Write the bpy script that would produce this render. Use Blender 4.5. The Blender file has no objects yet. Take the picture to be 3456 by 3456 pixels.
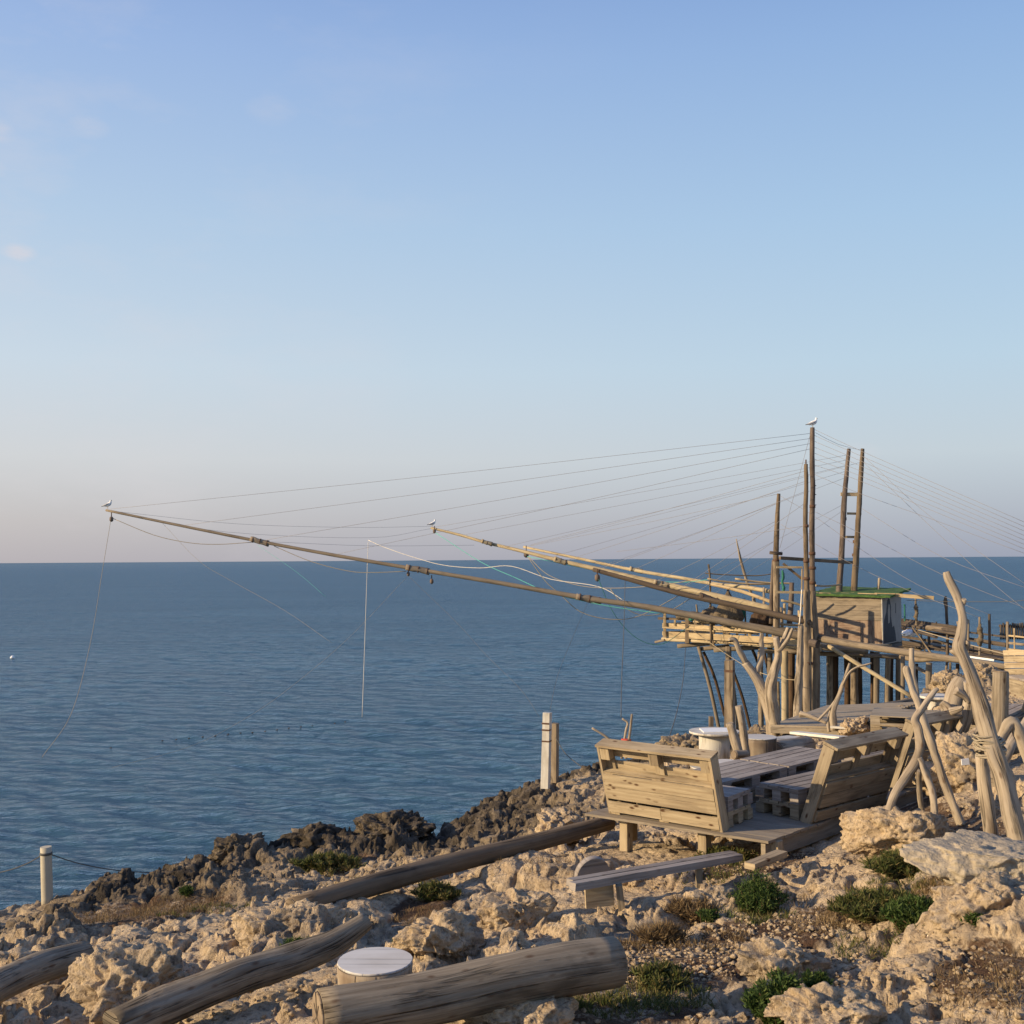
import bpy, bmesh, math, random
import numpy as np
from mathutils import Vector, Matrix, noise as mnoise

random.seed(7)
S = bpy.context.scene
COL = S.collection
R = math.radians
# ------------------------------------------------------------------ camera
F = 3700.0            # focal length in pixels of the 3456 px photograph
CAMZ = 6.5            # eye height above the sea
ROLL = -0.37
cam_d = bpy.data.cameras.new('camera'); cam = bpy.data.objects.new('camera', cam_d); COL.objects.link(cam)
cam_d.sensor_width = 36.0; cam_d.lens = 36.0 * F / 3456.0
cam_d.clip_start = 0.1; cam_d.clip_end = 90000
CM = Matrix.Rotation(R(90 + 2.49), 4, 'X') @ Matrix.Rotation(R(ROLL), 4, 'Z')
cam.matrix_world = Matrix.Translation((0, 0, CAMZ)) @ CM
S.camera = cam
C3 = CM.to_3x3()
# ------------------------------------------------------------------ sun and sky
SUN_AZ = math.atan2(-0.965, -0.26)      # direction towards the sun, measured from +Y, to the left and a little behind the camera
SUN_EL = R(19)
sd = Vector((math.sin(SUN_AZ) * math.cos(SUN_EL), math.cos(SUN_AZ) * math.cos(SUN_EL), math.sin(SUN_EL)))
sun_d = bpy.data.lights.new('sun', 'SUN'); sun = bpy.data.objects.new('sun', sun_d); COL.objects.link(sun)
sun_d.energy = 5.0; sun_d.angle = R(0.6); sun_d.color = (1.0, 0.775, 0.475)
sun.rotation_euler = sd.to_track_quat('Z', 'Y').to_euler()
sun.location = (-20, -10, 30)
W = bpy.data.worlds.new('World'); S.world = W; W.use_nodes = True
nt = W.node_tree; nt.nodes.clear()
def N(nt, t, **k):
    n = nt.nodes.new(t)
    for a, b in k.items(): setattr(n, a, b)
    return n
wo = N(nt, 'ShaderNodeOutputWorld'); bg = N(nt, 'ShaderNodeBackground'); bg2 = N(nt, 'ShaderNodeBackground'); add = N(nt, 'ShaderNodeAddShader')
sky = N(nt, 'ShaderNodeTexSky', sky_type='NISHITA'); sky.sun_disc = False
sky.sun_elevation = SUN_EL; sky.sun_rotation = SUN_AZ; sky.air_density = 1.0; sky.dust_density = 1.5; sky.ozone_density = 1.5
bg.inputs[1].default_value = 0.011
nt.links.new(sky.outputs[0], bg.inputs[0])
tc = N(nt, 'ShaderNodeTexCoord'); sx = N(nt, 'ShaderNodeSeparateXYZ'); nt.links.new(tc.outputs['Generated'], sx.inputs[0])
def ramp(nt, src, stops, interp='LINEAR'):
    r = N(nt, 'ShaderNodeValToRGB'); r.color_ramp.interpolation = interp
    e = r.color_ramp.elements
    while len(e) < len(stops): e.new(0.5)
    for i, (p, c) in enumerate(stops):
        e[i].position = p; e[i].color = (c[0], c[1], c[2], 1)
    if src is not None: nt.links.new(src, r.inputs[0])
    return r
def s2l(c): return tuple((x / 255 / 12.92) if x / 255 <= 0.04045 else ((x / 255 + 0.055) / 1.055) ** 2.4 for x in c)
# evening sky bands (sine of elevation): right side of the view and left side of the view
rr = ramp(nt, sx.outputs[2], [(0.0, s2l((160, 166, 184))), (0.035, s2l((174, 181, 195))), (0.09, s2l((194, 205, 214))), (0.17, s2l((186, 209, 226))),
                              (0.29, s2l((168, 199, 229))), (0.42, s2l((145, 179, 223))), (0.55, s2l((112, 148, 208))), (1.0, s2l((84, 116, 186)))])
rl = ramp(nt, sx.outputs[2], [(0.0, s2l((190, 183, 186))), (0.035, s2l((200, 194, 194))), (0.09, s2l((212, 212, 214))), (0.17, s2l((206, 218, 229))),
                              (0.29, s2l((184, 206, 230))), (0.42, s2l((160, 186, 228))), (0.55, s2l((122, 154, 212))), (1.0, s2l((84, 116, 186)))])
mr = N(nt, 'ShaderNodeMapRange'); mr.inputs[1].default_value = -0.55; mr.inputs[2].default_value = 0.4
nt.links.new(sx.outputs[0], mr.inputs[0])
mx = N(nt, 'ShaderNodeMix', data_type='RGBA'); nt.links.new(mr.outputs[0], mx.inputs[0])
nt.links.new(rl.outputs[0], mx.inputs[6]); nt.links.new(rr.outputs[0], mx.inputs[7])
# thin wisps of cloud on the left
mp = N(nt, 'ShaderNodeMapping'); mp.inputs['Scale'].default_value = (2.2, 2.2, 6.0); nt.links.new(tc.outputs['Generated'], mp.inputs[0])
cn = N(nt, 'ShaderNodeTexNoise'); cn.inputs['Scale'].default_value = 2.6; cn.inputs['Detail'].default_value = 7; cn.inputs['Roughness'].default_value = 0.62
nt.links.new(mp.outputs[0], cn.inputs[0])
cr = ramp(nt, cn.outputs[0], [(0.50, (0, 0, 0)), (0.80, (0.42,) * 3)])
ml = N(nt, 'ShaderNodeMapRange'); ml.inputs[1].default_value = 0.1; ml.inputs[2].default_value = -0.5; nt.links.new(sx.outputs[0], ml.inputs[0])
mm = N(nt, 'ShaderNodeMath', operation='MULTIPLY'); nt.links.new(cr.outputs[0], mm.inputs[0]); nt.links.new(ml.outputs[0], mm.inputs[1])
# a few separate small wisps (direction, half width)
cn2 = N(nt, 'ShaderNodeTexNoise'); cn2.inputs['Scale'].default_value = 26; cn2.inputs['Detail'].default_value = 6; cn2.inputs['Roughness'].default_value = 0.6; nt.links.new(mp.outputs[0], cn2.inputs[0])
last = mm.outputs[0]
for (az, el, hw, st) in ((-24.4, 14.6, 0.022, 0.55), (-26.0, 19.9, 0.034, 0.38), (-21.3, 20.6, 0.026, 0.22), (-26.2, 18.2, 0.03, 0.45), (-12.5, 22.2, 0.035, 0.14), (17.6, 5.2, 0.03, 0.18)):
    v_ = (math.sin(R(az)) * math.cos(R(el)), math.cos(R(az)) * math.cos(R(el)), math.sin(R(el)))
    vs = N(nt, 'ShaderNodeVectorMath', operation='SUBTRACT'); nt.links.new(tc.outputs['Generated'], vs.inputs[0]); vs.inputs[1].default_value = v_
    sc_ = N(nt, 'ShaderNodeVectorMath', operation='MULTIPLY'); nt.links.new(vs.outputs[0], sc_.inputs[0]); sc_.inputs[1].default_value = (1, 1, 1.9)
    ln_ = N(nt, 'ShaderNodeVectorMath', operation='LENGTH'); nt.links.new(sc_.outputs[0], ln_.inputs[0])
    m1_ = N(nt, 'ShaderNodeMapRange', interpolation_type='SMOOTHSTEP'); nt.links.new(ln_.outputs['Value'], m1_.inputs[0]); m1_.inputs[1].default_value = hw; m1_.inputs[2].default_value = hw * 0.1; m1_.inputs[3].default_value = 0; m1_.inputs[4].default_value = 1
    m2_ = N(nt, 'ShaderNodeMath', operation='MULTIPLY'); nt.links.new(m1_.outputs[0], m2_.inputs[0]); nt.links.new(cn2.outputs[0], m2_.inputs[1])
    m3_ = N(nt, 'ShaderNodeMapRange'); nt.links.new(m2_.outputs[0], m3_.inputs[0]); m3_.inputs[1].default_value = 0.12; m3_.inputs[2].default_value = 0.6; m3_.inputs[4].default_value = st
    m4_ = N(nt, 'ShaderNodeMath', operation='ADD', use_clamp=True); nt.links.new(last, m4_.inputs[0]); nt.links.new(m3_.outputs[0], m4_.inputs[1]); last = m4_.outputs[0]
mx2 = N(nt, 'ShaderNodeMix', data_type='RGBA'); nt.links.new(last, mx2.inputs[0]); nt.links.new(mx.outputs[2], mx2.inputs[6])
mx2.inputs[7].default_value = (*s2l((222, 216, 220)), 1)
nt.links.new(mx2.outputs[2], bg2.inputs[0]); bg2.inputs[1].default_value = 0.69
nt.links.new(bg.outputs[0], add.inputs[0]); nt.links.new(bg2.outputs[0], add.inputs[1]); nt.links.new(add.outputs[0], wo.inputs[0])
S.view_settings.view_transform = 'Standard'; S.view_settings.look = 'None'; S.view_settings.exposure = 0.43; S.view_settings.gamma = 1
S.render.resolution_x = 1024; S.render.resolution_y = 1024

# ------------------------------------------------------------------ pixel <-> world
def ray(px, py): return C3 @ Vector(((px - 1728) / F, -(py - 1728) / F, -1))
def P(px, py, Y):
    d = ray(px, py); t = Y / d.y
    return Vector((d.x * t, Y, CAMZ + d.z * t))
def PZ(px, py, z):                      # z is relative to the eye
    d = ray(px, py); t = z / d.z
    return Vector((d.x * t, d.y * t, CAMZ + z))
def ppx(n, Y): return n * Y / F          # n pixels at distance Y in metres

# ------------------------------------------------------------------ noise
_rs = np.random.RandomState(3); PERM = _rs.permutation(512); PERM = np.concatenate([PERM, PERM, PERM])
GR = _rs.normal(size=(512, 3)); GR /= np.linalg.norm(GR, axis=1)[:, None]
def perlin(p):
    i = np.floor(p).astype(np.int64); f = p - i; i &= 511
    u = f * f * f * (f * (f * 6 - 15) + 10); out = 0
    for dx in (0, 1):
        for dy in (0, 1):
            for dz in (0, 1):
                h = PERM[(PERM[(PERM[(i[:, 0] + dx) & 511] + i[:, 1] + dy) & 511] + i[:, 2] + dz) & 511] & 511
                g = GR[h]; d = f - np.array([dx, dy, dz])
                w = (u[:, 0] if dx else 1 - u[:, 0]) * (u[:, 1] if dy else 1 - u[:, 1]) * (u[:, 2] if dz else 1 - u[:, 2])
                out = out + w * (g * d).sum(1)
    return out * 1.6
def fbm(p, sc, octv=4, gain=0.5):
    o = 0; a = 1
    for k in range(octv): o = o + a * perlin(p / sc + 17.3 * k); sc = sc / 2.03; a *= gain
    return o
def ridged(p, sc, octv=4, gain=0.55):
    o = 0; a = 1
    for k in range(octv): o = o + a * (1 - 2 * np.abs(perlin(p / sc + 9.1 * k))); sc = sc / 2.1; a *= gain
    return o
JT = _rs.rand(4096, 2)
def worley2(x, y, sc):
    x = x / sc; y = y / sc; ix = np.floor(x).astype(np.int64); iy = np.floor(y).astype(np.int64)
    f1 = np.full(x.shape, 9.0); f2 = np.full(x.shape, 9.0); idv = np.zeros(x.shape)
    for dx in (-1, 0, 1):
        for dy in (-1, 0, 1):
            cx = ix + dx; cy = iy + dy; h = ((cx * 73856093) ^ (cy * 19349663)) & 4095
            j = JT[h]; d = np.hypot(cx + j[:, 0] - x, cy + j[:, 1] - y)
            nr = d < f1; f2 = np.where(nr, f1, np.minimum(f2, d)); idv = np.where(nr, JT[(h * 7) & 4095, 0], idv); f1 = np.where(nr, d, f1)
    return f1, f2, idv
def sstep(a, b, x):
    t = np.clip((x - a) / (b - a), 0, 1); return t * t * (3 - 2 * t)

# ------------------------------------------------------------------ object helpers
ORG = {}
def tag(o, label=None, cat=None, group=None, kind=None):
    if label: o['label'] = label
    if cat: o['category'] = cat
    if group: o['group'] = group
    if kind: o['kind'] = kind
    return o
def thing(name, label, cat, loc=(0, 0, 0), rz=0.0, group=None):
    o = bpy.data.objects.new(name, None); COL.objects.link(o); o.empty_display_size = 0.1
    o.location = loc; o.rotation_euler = (0, 0, rz); ORG[o.name] = Vector(loc)
    return tag(o, label, cat, group)
def add_mesh(name, V, Fc, mat, parent=None, uv=None, smooth=None, local=False, base=None):
    me = bpy.data.meshes.new(name)
    V = np.asarray(V, dtype=np.float64).reshape(-1, 3)
    o = bpy.data.objects.new(name, me); COL.objects.link(o)
    if parent is not None:
        org = ORG[parent.name]; ORG[o.name] = org
        if not local: V = V - np.array(org)
        o.parent = parent
    else:
        b = Vector(base) if base is not None else Vector(((V[:, 0].min() + V[:, 0].max()) / 2, (V[:, 1].min() + V[:, 1].max()) / 2, V[:, 2].min()))
        o.location = b; ORG[o.name] = b; V = V - np.array(b)
    if isinstance(Fc, np.ndarray):
        n, k = Fc.shape
        me.vertices.add(len(V)); me.vertices.foreach_set('co', V.astype(np.float32).ravel())
        me.loops.add(n * k); me.loops.foreach_set('vertex_index', Fc.astype(np.int32).ravel())
        me.polygons.add(n); me.polygons.foreach_set('loop_start', np.arange(0, n * k, k, dtype=np.int32))
        me.update(calc_edges=True); me.validate()
    else:
        me.from_pydata(V.tolist(), [], Fc)
    if uv is not None:
        ul = me.uv_layers.new(name='UVMap'); ul.data.foreach_set('uv', np.asarray(uv, dtype=np.float32).ravel())
    if smooth is not None:
        sm = np.asarray(smooth, dtype=bool) if not isinstance(smooth, bool) else np.full(len(me.polygons), smooth)
        me.polygons.foreach_set('use_smooth', sm)
    me.materials.append(mat)
    return o
def catmull(pts, n):
    pts = [Vector(p) for p in pts]
    if len(pts) < 3 or n < 2: return pts
    q = [pts[0] * 2 - pts[1]] + pts + [pts[-1] * 2 - pts[-2]]; out = []
    for i in range(1, len(q) - 2):
        for k in range(n):
            t = k / n; a, b, c, d = q[i - 1], q[i], q[i + 1], q[i + 2]
            out.append(0.5 * ((2 * b) + (c - a) * t + (2 * a - 5 * b + 4 * c - d) * t * t + (3 * b - a - 3 * c + d) * t ** 3))
    out.append(pts[-1]); return out
class MB:
    def __init__(s): s.v = []; s.f = []; s.uv = []; s.sm = []
    def quad(s, idx, uvs, sm): s.f.append(idx); s.uv += uvs; s.sm.append(sm)
    def obox(s, O, u, v, w, j=0.0):      # corner O and three edge vectors
        O = Vector(O); u = Vector(u); v = Vector(v); w = Vector(w); b = len(s.v)
        for k in range(8):
            p = O + u * (k & 1) + v * ((k >> 1) & 1) + w * ((k >> 2) & 1)
            if j: p = p + Vector((random.uniform(-j, j), random.uniform(-j, j), random.uniform(-j, j)))
            s.v.append(p)
        L = [u.length, v.length, w.length]; ax = L.index(max(L)); o1 = random.uniform(0, 40); o2 = random.uniform(0, 40)
        def uvp(k):
            c = [(k & 1) * L[0], ((k >> 1) & 1) * L[1], ((k >> 2) & 1) * L[2]]
            return c
        flip = u.cross(v).dot(w) < 0
        for fc in ((0, 2, 3, 1), (4, 5, 7, 6), (0, 1, 5, 4), (2, 6, 7, 3), (0, 4, 6, 2), (1, 3, 7, 5)):
            if flip: fc = fc[::-1]
            co = [uvp(k) for k in fc]
            var = [a for a in range(3) if max(c[a] for c in co) - min(c[a] for c in co) > 1e-9]
            if ax in var: ua = ax; va = [a for a in var if a != ax][0]
            else: ua, va = var[0], var[1]
            e = 0.0 if ax in var else 300.0      # end grain sits elsewhere in UV space
            s.quad([b + k for k in fc], [(c[ua] + o1 + e, c[va] + o2 + c[3 - ua - va] * 1.0) for c in co], False)
    def beam(s, p0, p1, w, h, up=(0, 0, 1), j=0.0):   # p0-p1 is the centre line; w sideways, h along up
        p0 = Vector(p0); p1 = Vector(p1); d = (p1 - p0); up = Vector(up)
        sd_ = d.cross(up).normalized(); u2 = sd_.cross(d).normalized()
        s.obox(p0 - sd_ * w / 2 - u2 * h / 2, d, sd_ * w, u2 * h, j)
    def tube(s, pts, rad, seg=10, rough=0.0, sub=4, square=0.0, capuv=True, nf=3.0):
        n0 = len(pts)
        if not isinstance(rad, (list, tuple)): rad = [rad] * n0
        if len(rad) != n0: rad = [rad[0] + (rad[-1] - rad[0]) * i / (n0 - 1) for i in range(n0)]
        if n0 == 2 and sub > 1:
            a, b_ = Vector(pts[0]), Vector(pts[1]); m = sub * 2
            path = [a.lerp(b_, i / m) for i in range(m + 1)]; rr_ = [rad[0] + (rad[1] - rad[0]) * i / m for i in range(m + 1)]
        else:
            path = catmull(pts, sub); m = (n0 - 1) * sub if sub > 1 and n0 > 2 else n0 - 1; rr_ = []
            for i in range(len(path)):
                t = i / max(1, len(path) - 1) * (n0 - 1); k = min(int(t), n0 - 2); rr_.append(rad[k] + (rad[k + 1] - rad[k]) * (t - k))
        b = len(s.v); L = 0; ls = []; prev = None; o1 = random.uniform(0, 40); o2 = random.uniform(0, 40); ph = random.uniform(0, 100)
        for i, p in enumerate(path):
            t = (path[min(i + 1, len(path) - 1)] - path[max(i - 1, 0)]).normalized()
            if prev is None:
                a = Vector((0, 0, 1)) if abs(t.z) < 0.9 else Vector((0, 1, 0)); x = t.cross(a).normalized()
            else: x = (prev - t * prev.dot(t)).normalized()
            prev = x; y = t.cross(x)
            if i: L += (p - path[i - 1]).length
            ls.append(L)
            for k in range(seg):
                an = 2 * math.pi * k / seg; dx, dy = math.cos(an), math.sin(an); r = rr_[i]
                if rough: r *= 1 + rough * mnoise.noise(Vector((dx * 1.3 + ph, dy * 1.3, L / max(rr_[0], 0.01) / nf)))* 2
                if square: r *= 1 + square * (1 / max(abs(dx), abs(dy)) - 1)
                s.v.append(p + x * (dx * r) + y * (dy * r))
        circ = 2 * math.pi * rr_[0]
        for i in range(len(path) - 1):
            for k in range(seg):
                k2 = (k + 1) % seg
                s.quad([b + i * seg + k, b + i * seg + k2, b + (i + 1) * seg + k2, b + (i + 1) * seg + k],
                       [(ls[i] + o1, circ * k / seg + o2), (ls[i] + o1, circ * (k + 1) / seg + o2), (ls[i + 1] + o1, circ * (k + 1) / seg + o2), (ls[i + 1] + o1, circ * k / seg + o2)], square == 0)
        for e, rev in ((0, True), (len(path) - 1, False)):
            ids = [b + e * seg + k for k in range(seg)]; uvs = [(300 + o1 + 0.5 * math.cos(2 * math.pi * k / seg) * rr_[e], o2 + 0.5 * math.sin(2 * math.pi * k / seg) * rr_[e]) for k in range(seg)]
            if rev: ids = ids[::-1]; uvs = uvs[::-1]
            s.quad(ids, uvs, False)
    def build(s, name, mat, parent=None, local=False, base=None):
        return add_mesh(name, [tuple(v) for v in s.v], s.f, mat, parent, s.uv, s.sm, local, base)
def one(name, fn, mat, parent=None, **k):
    m = MB(); fn(m); return m.build(name, mat, parent, **k)
def kids(o): return [c for c in bpy.data.objects if c.parent == o]
def dup(o, parent=None, **k):
    c = o.copy(); COL.objects.link(c); c.parent = parent
    if parent is None: ORG[c.name] = Vector(o.location)
    for ch in kids(o): dup(ch, c)
    if 'loc' in k: c.location = k['loc']
    if 'rz' in k: c.rotation_euler = (0, 0, k['rz'])
    if 'label' in k: c['label'] = k['label']
    if 'scale' in k: c.scale = k['scale']
    return c

# ------------------------------------------------------------------ materials
def newmat(name):
    m = bpy.data.materials.new(name); m.use_nodes = True; t = m.node_tree; t.nodes.clear()
    o = N(t, 'ShaderNodeOutputMaterial'); b = N(t, 'ShaderNodeBsdfPrincipled'); t.links.new(b.outputs[0], o.inputs[0])
    return m, t, b
def noise(t, vec, scale, detail=4, rough=0.55, dist=0.0):
    n = N(t, 'ShaderNodeTexNoise'); n.inputs['Scale'].default_value = scale; n.inputs['Detail'].default_value = detail
    n.inputs['Roughness'].default_value = rough; n.inputs['Distortion'].default_value = dist
    if vec is not None: t.links.new(vec, n.inputs['Vector'])
    return n.outputs[0]
def mixc(t, fac, a, b, mode='MIX'):
    m = N(t, 'ShaderNodeMix', data_type='RGBA', blend_type=mode)
    for s_, v in ((0, fac), (6, a), (7, b)):
        if isinstance(v, (int, float)): m.inputs[s_].default_value = v
        elif isinstance(v, tuple): m.inputs[s_].default_value = (*v[:3], 1)
        else: t.links.new(v, m.inputs[s_])
    return m.outputs[2]
def math_(t, op, a, b=None, clamp=False):
    m = N(t, 'ShaderNodeMath', operation=op, use_clamp=clamp)
    for i, v in enumerate((a, b)):
        if v is None: continue
        if isinstance(v, (int, float)): m.inputs[i].default_value = v
        else: t.links.new(v, m.inputs[i])
    return m.outputs[0]
def bump(t, b, h, strength, dist, prev=None):
    n = N(t, 'ShaderNodeBump'); n.inputs['Strength'].default_value = strength; n.inputs['Distance'].default_value = dist
    t.links.new(h, n.inputs['Height'])
    if prev is not None: t.links.new(prev, n.inputs['Normal'])
    if b is not None: t.links.new(n.outputs[0], b.inputs['Normal'])
    return n.outputs[0]
def wood(name, c1, c2, c3=None, stain=0.35, gr=1.0, bs=0.5, cracks=0.5, nails=0.0, rough=0.85):
    """weathered wood, grain running along U; c1 pale, c2 dark grain, c3 stain"""
    m, t, b = newmat(name)
    uv = N(t, 'ShaderNodeUVMap').outputs[0]
    mp = N(t, 'ShaderNodeMapping'); mp.inputs['Scale'].default_value = (1.6 * gr, 38 * gr, 1); t.links.new(uv, mp.inputs[0])
    g = noise(t, mp.outputs[0], 1.0, 6, 0.65, 0.3)
    mp2 = N(t, 'ShaderNodeMapping'); mp2.inputs['Scale'].default_value = (1.2, 3.5, 1); t.links.new(uv, mp2.inputs[0])
    s_ = noise(t, mp2.outputs[0], 1.3, 5, 0.6, 0.5)
    col = mixc(t, ramp(t, g, [(0.32, (0, 0, 0)), (0.68, (1, 1, 1))]).outputs[0], c2, c1)
    if c3: col = mixc(t, math_(t, 'MULTIPLY', ramp(t, s_, [(0.45, (0, 0, 0)), (0.66, (1, 1, 1))]).outputs[0], stain), col, c3)
    # long drying cracks
    mp3 = N(t, 'ShaderNodeMapping'); mp3.inputs['Scale'].default_value = (0.55 * gr, 15 * gr, 1); t.links.new(uv, mp3.inputs[0])
    ck = noise(t, mp3.outputs[0], 1.0, 3, 0.5, 0.6)
    ckr = ramp(t, ck, [(0.478, (0, 0, 0)), (0.5, (1, 1, 1)), (0.522, (0, 0, 0))]).outputs[0]
    ckm = math_(t, 'MULTIPLY', ckr, ramp(t, s_, [(0.4, (0, 0, 0)), (0.55, (cracks,) * 3)]).outputs[0])
    col = mixc(t, ckm, col, tuple(x * 0.22 for x in c2))
    if nails:
        # rusty nail and knot stains
        v = N(t, 'ShaderNodeTexVoronoi'); v.inputs['Scale'].default_value = 1.0
        mp4 = N(t, 'ShaderNodeMapping'); mp4.inputs['Scale'].default_value = (7, 16, 1); t.links.new(uv, mp4.inputs[0]); t.links.new(mp4.outputs[0], v.inputs[0])
        kn = ramp(t, v.outputs['Distance'], [(0.10, (1, 1, 1)), (0.26, (0, 0, 0))]).outputs[0]
        sel = ramp(t, noise(t, mp2.outputs[0], 3.1, 2), [(0.46, (0, 0, 0)), (0.54, (nails,) * 3)]).outputs[0]
        col = mixc(t, math_(t, 'MULTIPLY', kn, sel), col, (0.10, 0.045, 0.02))
    oi = N(t, 'ShaderNodeObjectInfo'); hv = N(t, 'ShaderNodeHueSaturation')
    t.links.new(math_(t, 'ADD', math_(t, 'MULTIPLY', oi.outputs['Random'], 0.20), 0.68), hv.inputs['Value']); t.links.new(col, hv.inputs['Color'])
    t.links.new(hv.outputs[0], b.inputs['Base Color']); b.inputs['Roughness'].default_value = rough; b.inputs['Specular IOR Level'].default_value = 0.25
    h = math_(t, 'SUBTRACT', g, math_(t, 'MULTIPLY', ckm, 1.6))
    bump(t, b, h, bs, 0.006)
    return m
M = {}
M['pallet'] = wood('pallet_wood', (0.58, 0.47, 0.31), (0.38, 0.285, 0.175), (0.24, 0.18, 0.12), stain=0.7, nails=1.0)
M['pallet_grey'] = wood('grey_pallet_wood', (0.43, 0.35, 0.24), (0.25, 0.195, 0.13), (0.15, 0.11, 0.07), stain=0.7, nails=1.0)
M['pallet_top'] = wood('bleached_pallet_boards', (0.44, 0.39, 0.35), (0.27, 0.23, 0.20), (0.19, 0.15, 0.13), stain=0.6, nails=0.5)
M['deckw'] = wood('deck_boards', (0.43, 0.36, 0.27), (0.29, 0.235, 0.17), (0.23, 0.18, 0.13), stain=0.5, nails=0.3)
M['drift'] = wood('driftwood', (0.52, 0.43, 0.33), (0.38, 0.305, 0.215), (0.17, 0.125, 0.085), stain=0.75, gr=0.8, cracks=1.0, bs=0.5, nails=0.6)
M['log'] = wood('weathered_log', (0.40, 0.33, 0.24), (0.20, 0.155, 0.108), (0.085, 0.066, 0.046), stain=0.8, gr=1.15, nails=0.7, cracks=1.0, bs=0.8)
M['pole'] = wood('brown_pole', (0.27, 0.20, 0.13), (0.15, 0.108, 0.07), (0.10, 0.07, 0.045), stain=0.6, gr=0.6, cracks=0.8)
M['mast'] = wood('mast_wood', (0.25, 0.19, 0.145), (0.12, 0.09, 0.07), (0.075, 0.055, 0.05), stain=0.8, gr=0.4, cracks=1.0)
M['boom'] = wood('boom_wood', (0.34, 0.27, 0.19), (0.21, 0.165, 0.12), (0.15, 0.12, 0.09), stain=0.5, gr=0.4, cracks=0.5)
M['boomy'] = wood('yellow_pole', (0.60, 0.49, 0.31), (0.42, 0.33, 0.20), (0.28, 0.21, 0.13), stain=0.5, gr=0.4, cracks=0.5)
M['boomd'] = wood('dark_pole', (0.15, 0.11, 0.08), (0.085, 0.062, 0.045), (0.06, 0.045, 0.035), stain=0.5, gr=0.4)
M['rail'] = wood('yellowish_rail_boards', (0.60, 0.47, 0.28), (0.40, 0.29, 0.165), (0.26, 0.18, 0.10), stain=0.5, gr=0.6)
M['pile'] = wood('pile_wood', (0.38, 0.30, 0.21), (0.20, 0.15, 0.10), (0.11, 0.08, 0.055), stain=0.7, gr=0.35, cracks=1.0)
M['piled'] = wood('tarred_pile_wood', (0.10, 0.06, 0.035), (0.04, 0.025, 0.018), (0.17, 0.10, 0.045), stain=0.5, gr=0.35, cracks=1.0)
M['shed'] = wood('shed_boards', (0.42, 0.345, 0.255), (0.30, 0.24, 0.175), (0.20, 0.16, 0.12), stain=0.7, gr=0.5, cracks=0.3)
M['shedp'] = wood('peeling_red_panel', (0.44, 0.34, 0.245), (0.31, 0.215, 0.155), (0.17, 0.09, 0.065), stain=0.8, gr=0.5, cracks=0.6)
M['dead'] = wood('dark_old_rails', (0.16, 0.125, 0.095), (0.08, 0.062, 0.05), (0.05, 0.04, 0.035), stain=0.5, gr=0.4)
M['white'] = wood('flaking_white_paint', (0.74, 0.71, 0.65), (0.60, 0.56, 0.49), (0.33, 0.27, 0.19), stain=0.7, gr=0.5, cracks=0.5, rough=0.7)
M['cut'] = wood('sawn_end', (0.40, 0.31, 0.21), (0.22, 0.165, 0.115), (0.13, 0.09, 0.06), stain=0.6, gr=0.5, cracks=1.0)
M['bark'] = wood('stripped_trunk', (0.45, 0.365, 0.265), (0.30, 0.23, 0.165), (0.14, 0.09, 0.06), stain=0.8, gr=0.45, cracks=0.8, bs=0.8)
def plain(name, c, r=0.8, var=0.2, sc=12, metal=0.0, bs=0.3, bd=0.01):
    m, t, b = newmat(name); tcn = N(t, 'ShaderNodeTexCoord').outputs['Object']
    n = noise(t, tcn, sc, 5, 0.6)
    t.links.new(mixc(t, n, tuple(x * (1 - var) for x in c), tuple(min(1, x * (1 + var)) for x in c)), b.inputs['Base Color'])
    b.inputs['Roughness'].default_value = r; b.inputs['Metallic'].default_value = metal; b.inputs['Specular IOR Level'].default_value = 0.3
    bump(t, b, n, bs, bd); return m
M['band'] = plain('rusty_band', (0.10, 0.055, 0.035), 0.8, 0.5)
M['wire'] = plain('grey_wire', (0.24, 0.22, 0.22), 0.6)
M['rope'] = plain('hemp_rope', (0.30, 0.25, 0.18), 0.9)
M['ropew'] = plain('white_rope', (0.72, 0.64, 0.52), 0.9)
M['ropet'] = plain('teal_rope', (0.10, 0.40, 0.33), 0.8)
M['roped'] = plain('dark_rope', (0.09, 0.085, 0.08), 0.9)
M['net'] = plain('brown_net', (0.15, 0.115, 0.075), 0.95, 0.5, 20, bs=1.0, bd=0.05)
M['netg'] = plain('green_net', (0.03, 0.14, 0.10), 0.95, 0.5, 20)
M['red'] = plain('red_cord', (0.50, 0.07, 0.04), 0.8)
M['roof'] = plain('green_felt', (0.06, 0.115, 0.03), 0.9, 0.5, 5, bs=0.8, bd=0.04)
M['mural'] = plain('dark_mural_paint', (0.035, 0.035, 0.04), 0.7, 0.5, 6)
M['grey'] = plain('grey_painted_wall', (0.33, 0.285, 0.245), 0.8, 0.25, 4)
M['feather'] = plain('white_feathers', (0.78, 0.76, 0.72), 0.8, 0.05)
M['featherg'] = plain('grey_feathers', (0.34, 0.34, 0.36), 0.8, 0.1)
M['tailf'] = plain('black_feathers', (0.03, 0.03, 0.03), 0.8)
M['beak'] = plain('yellow_beak', (0.70, 0.42, 0.05), 0.6)
M['plastic'] = plain('white_plastic', (0.75, 0.74, 0.72), 0.5, 0.05)
M['iron'] = plain('iron_block', (0.14, 0.10, 0.075), 0.7, 0.4)
M['post'] = plain('painted_post', (0.42, 0.37, 0.28), 0.7, 0.12, 6)
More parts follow.
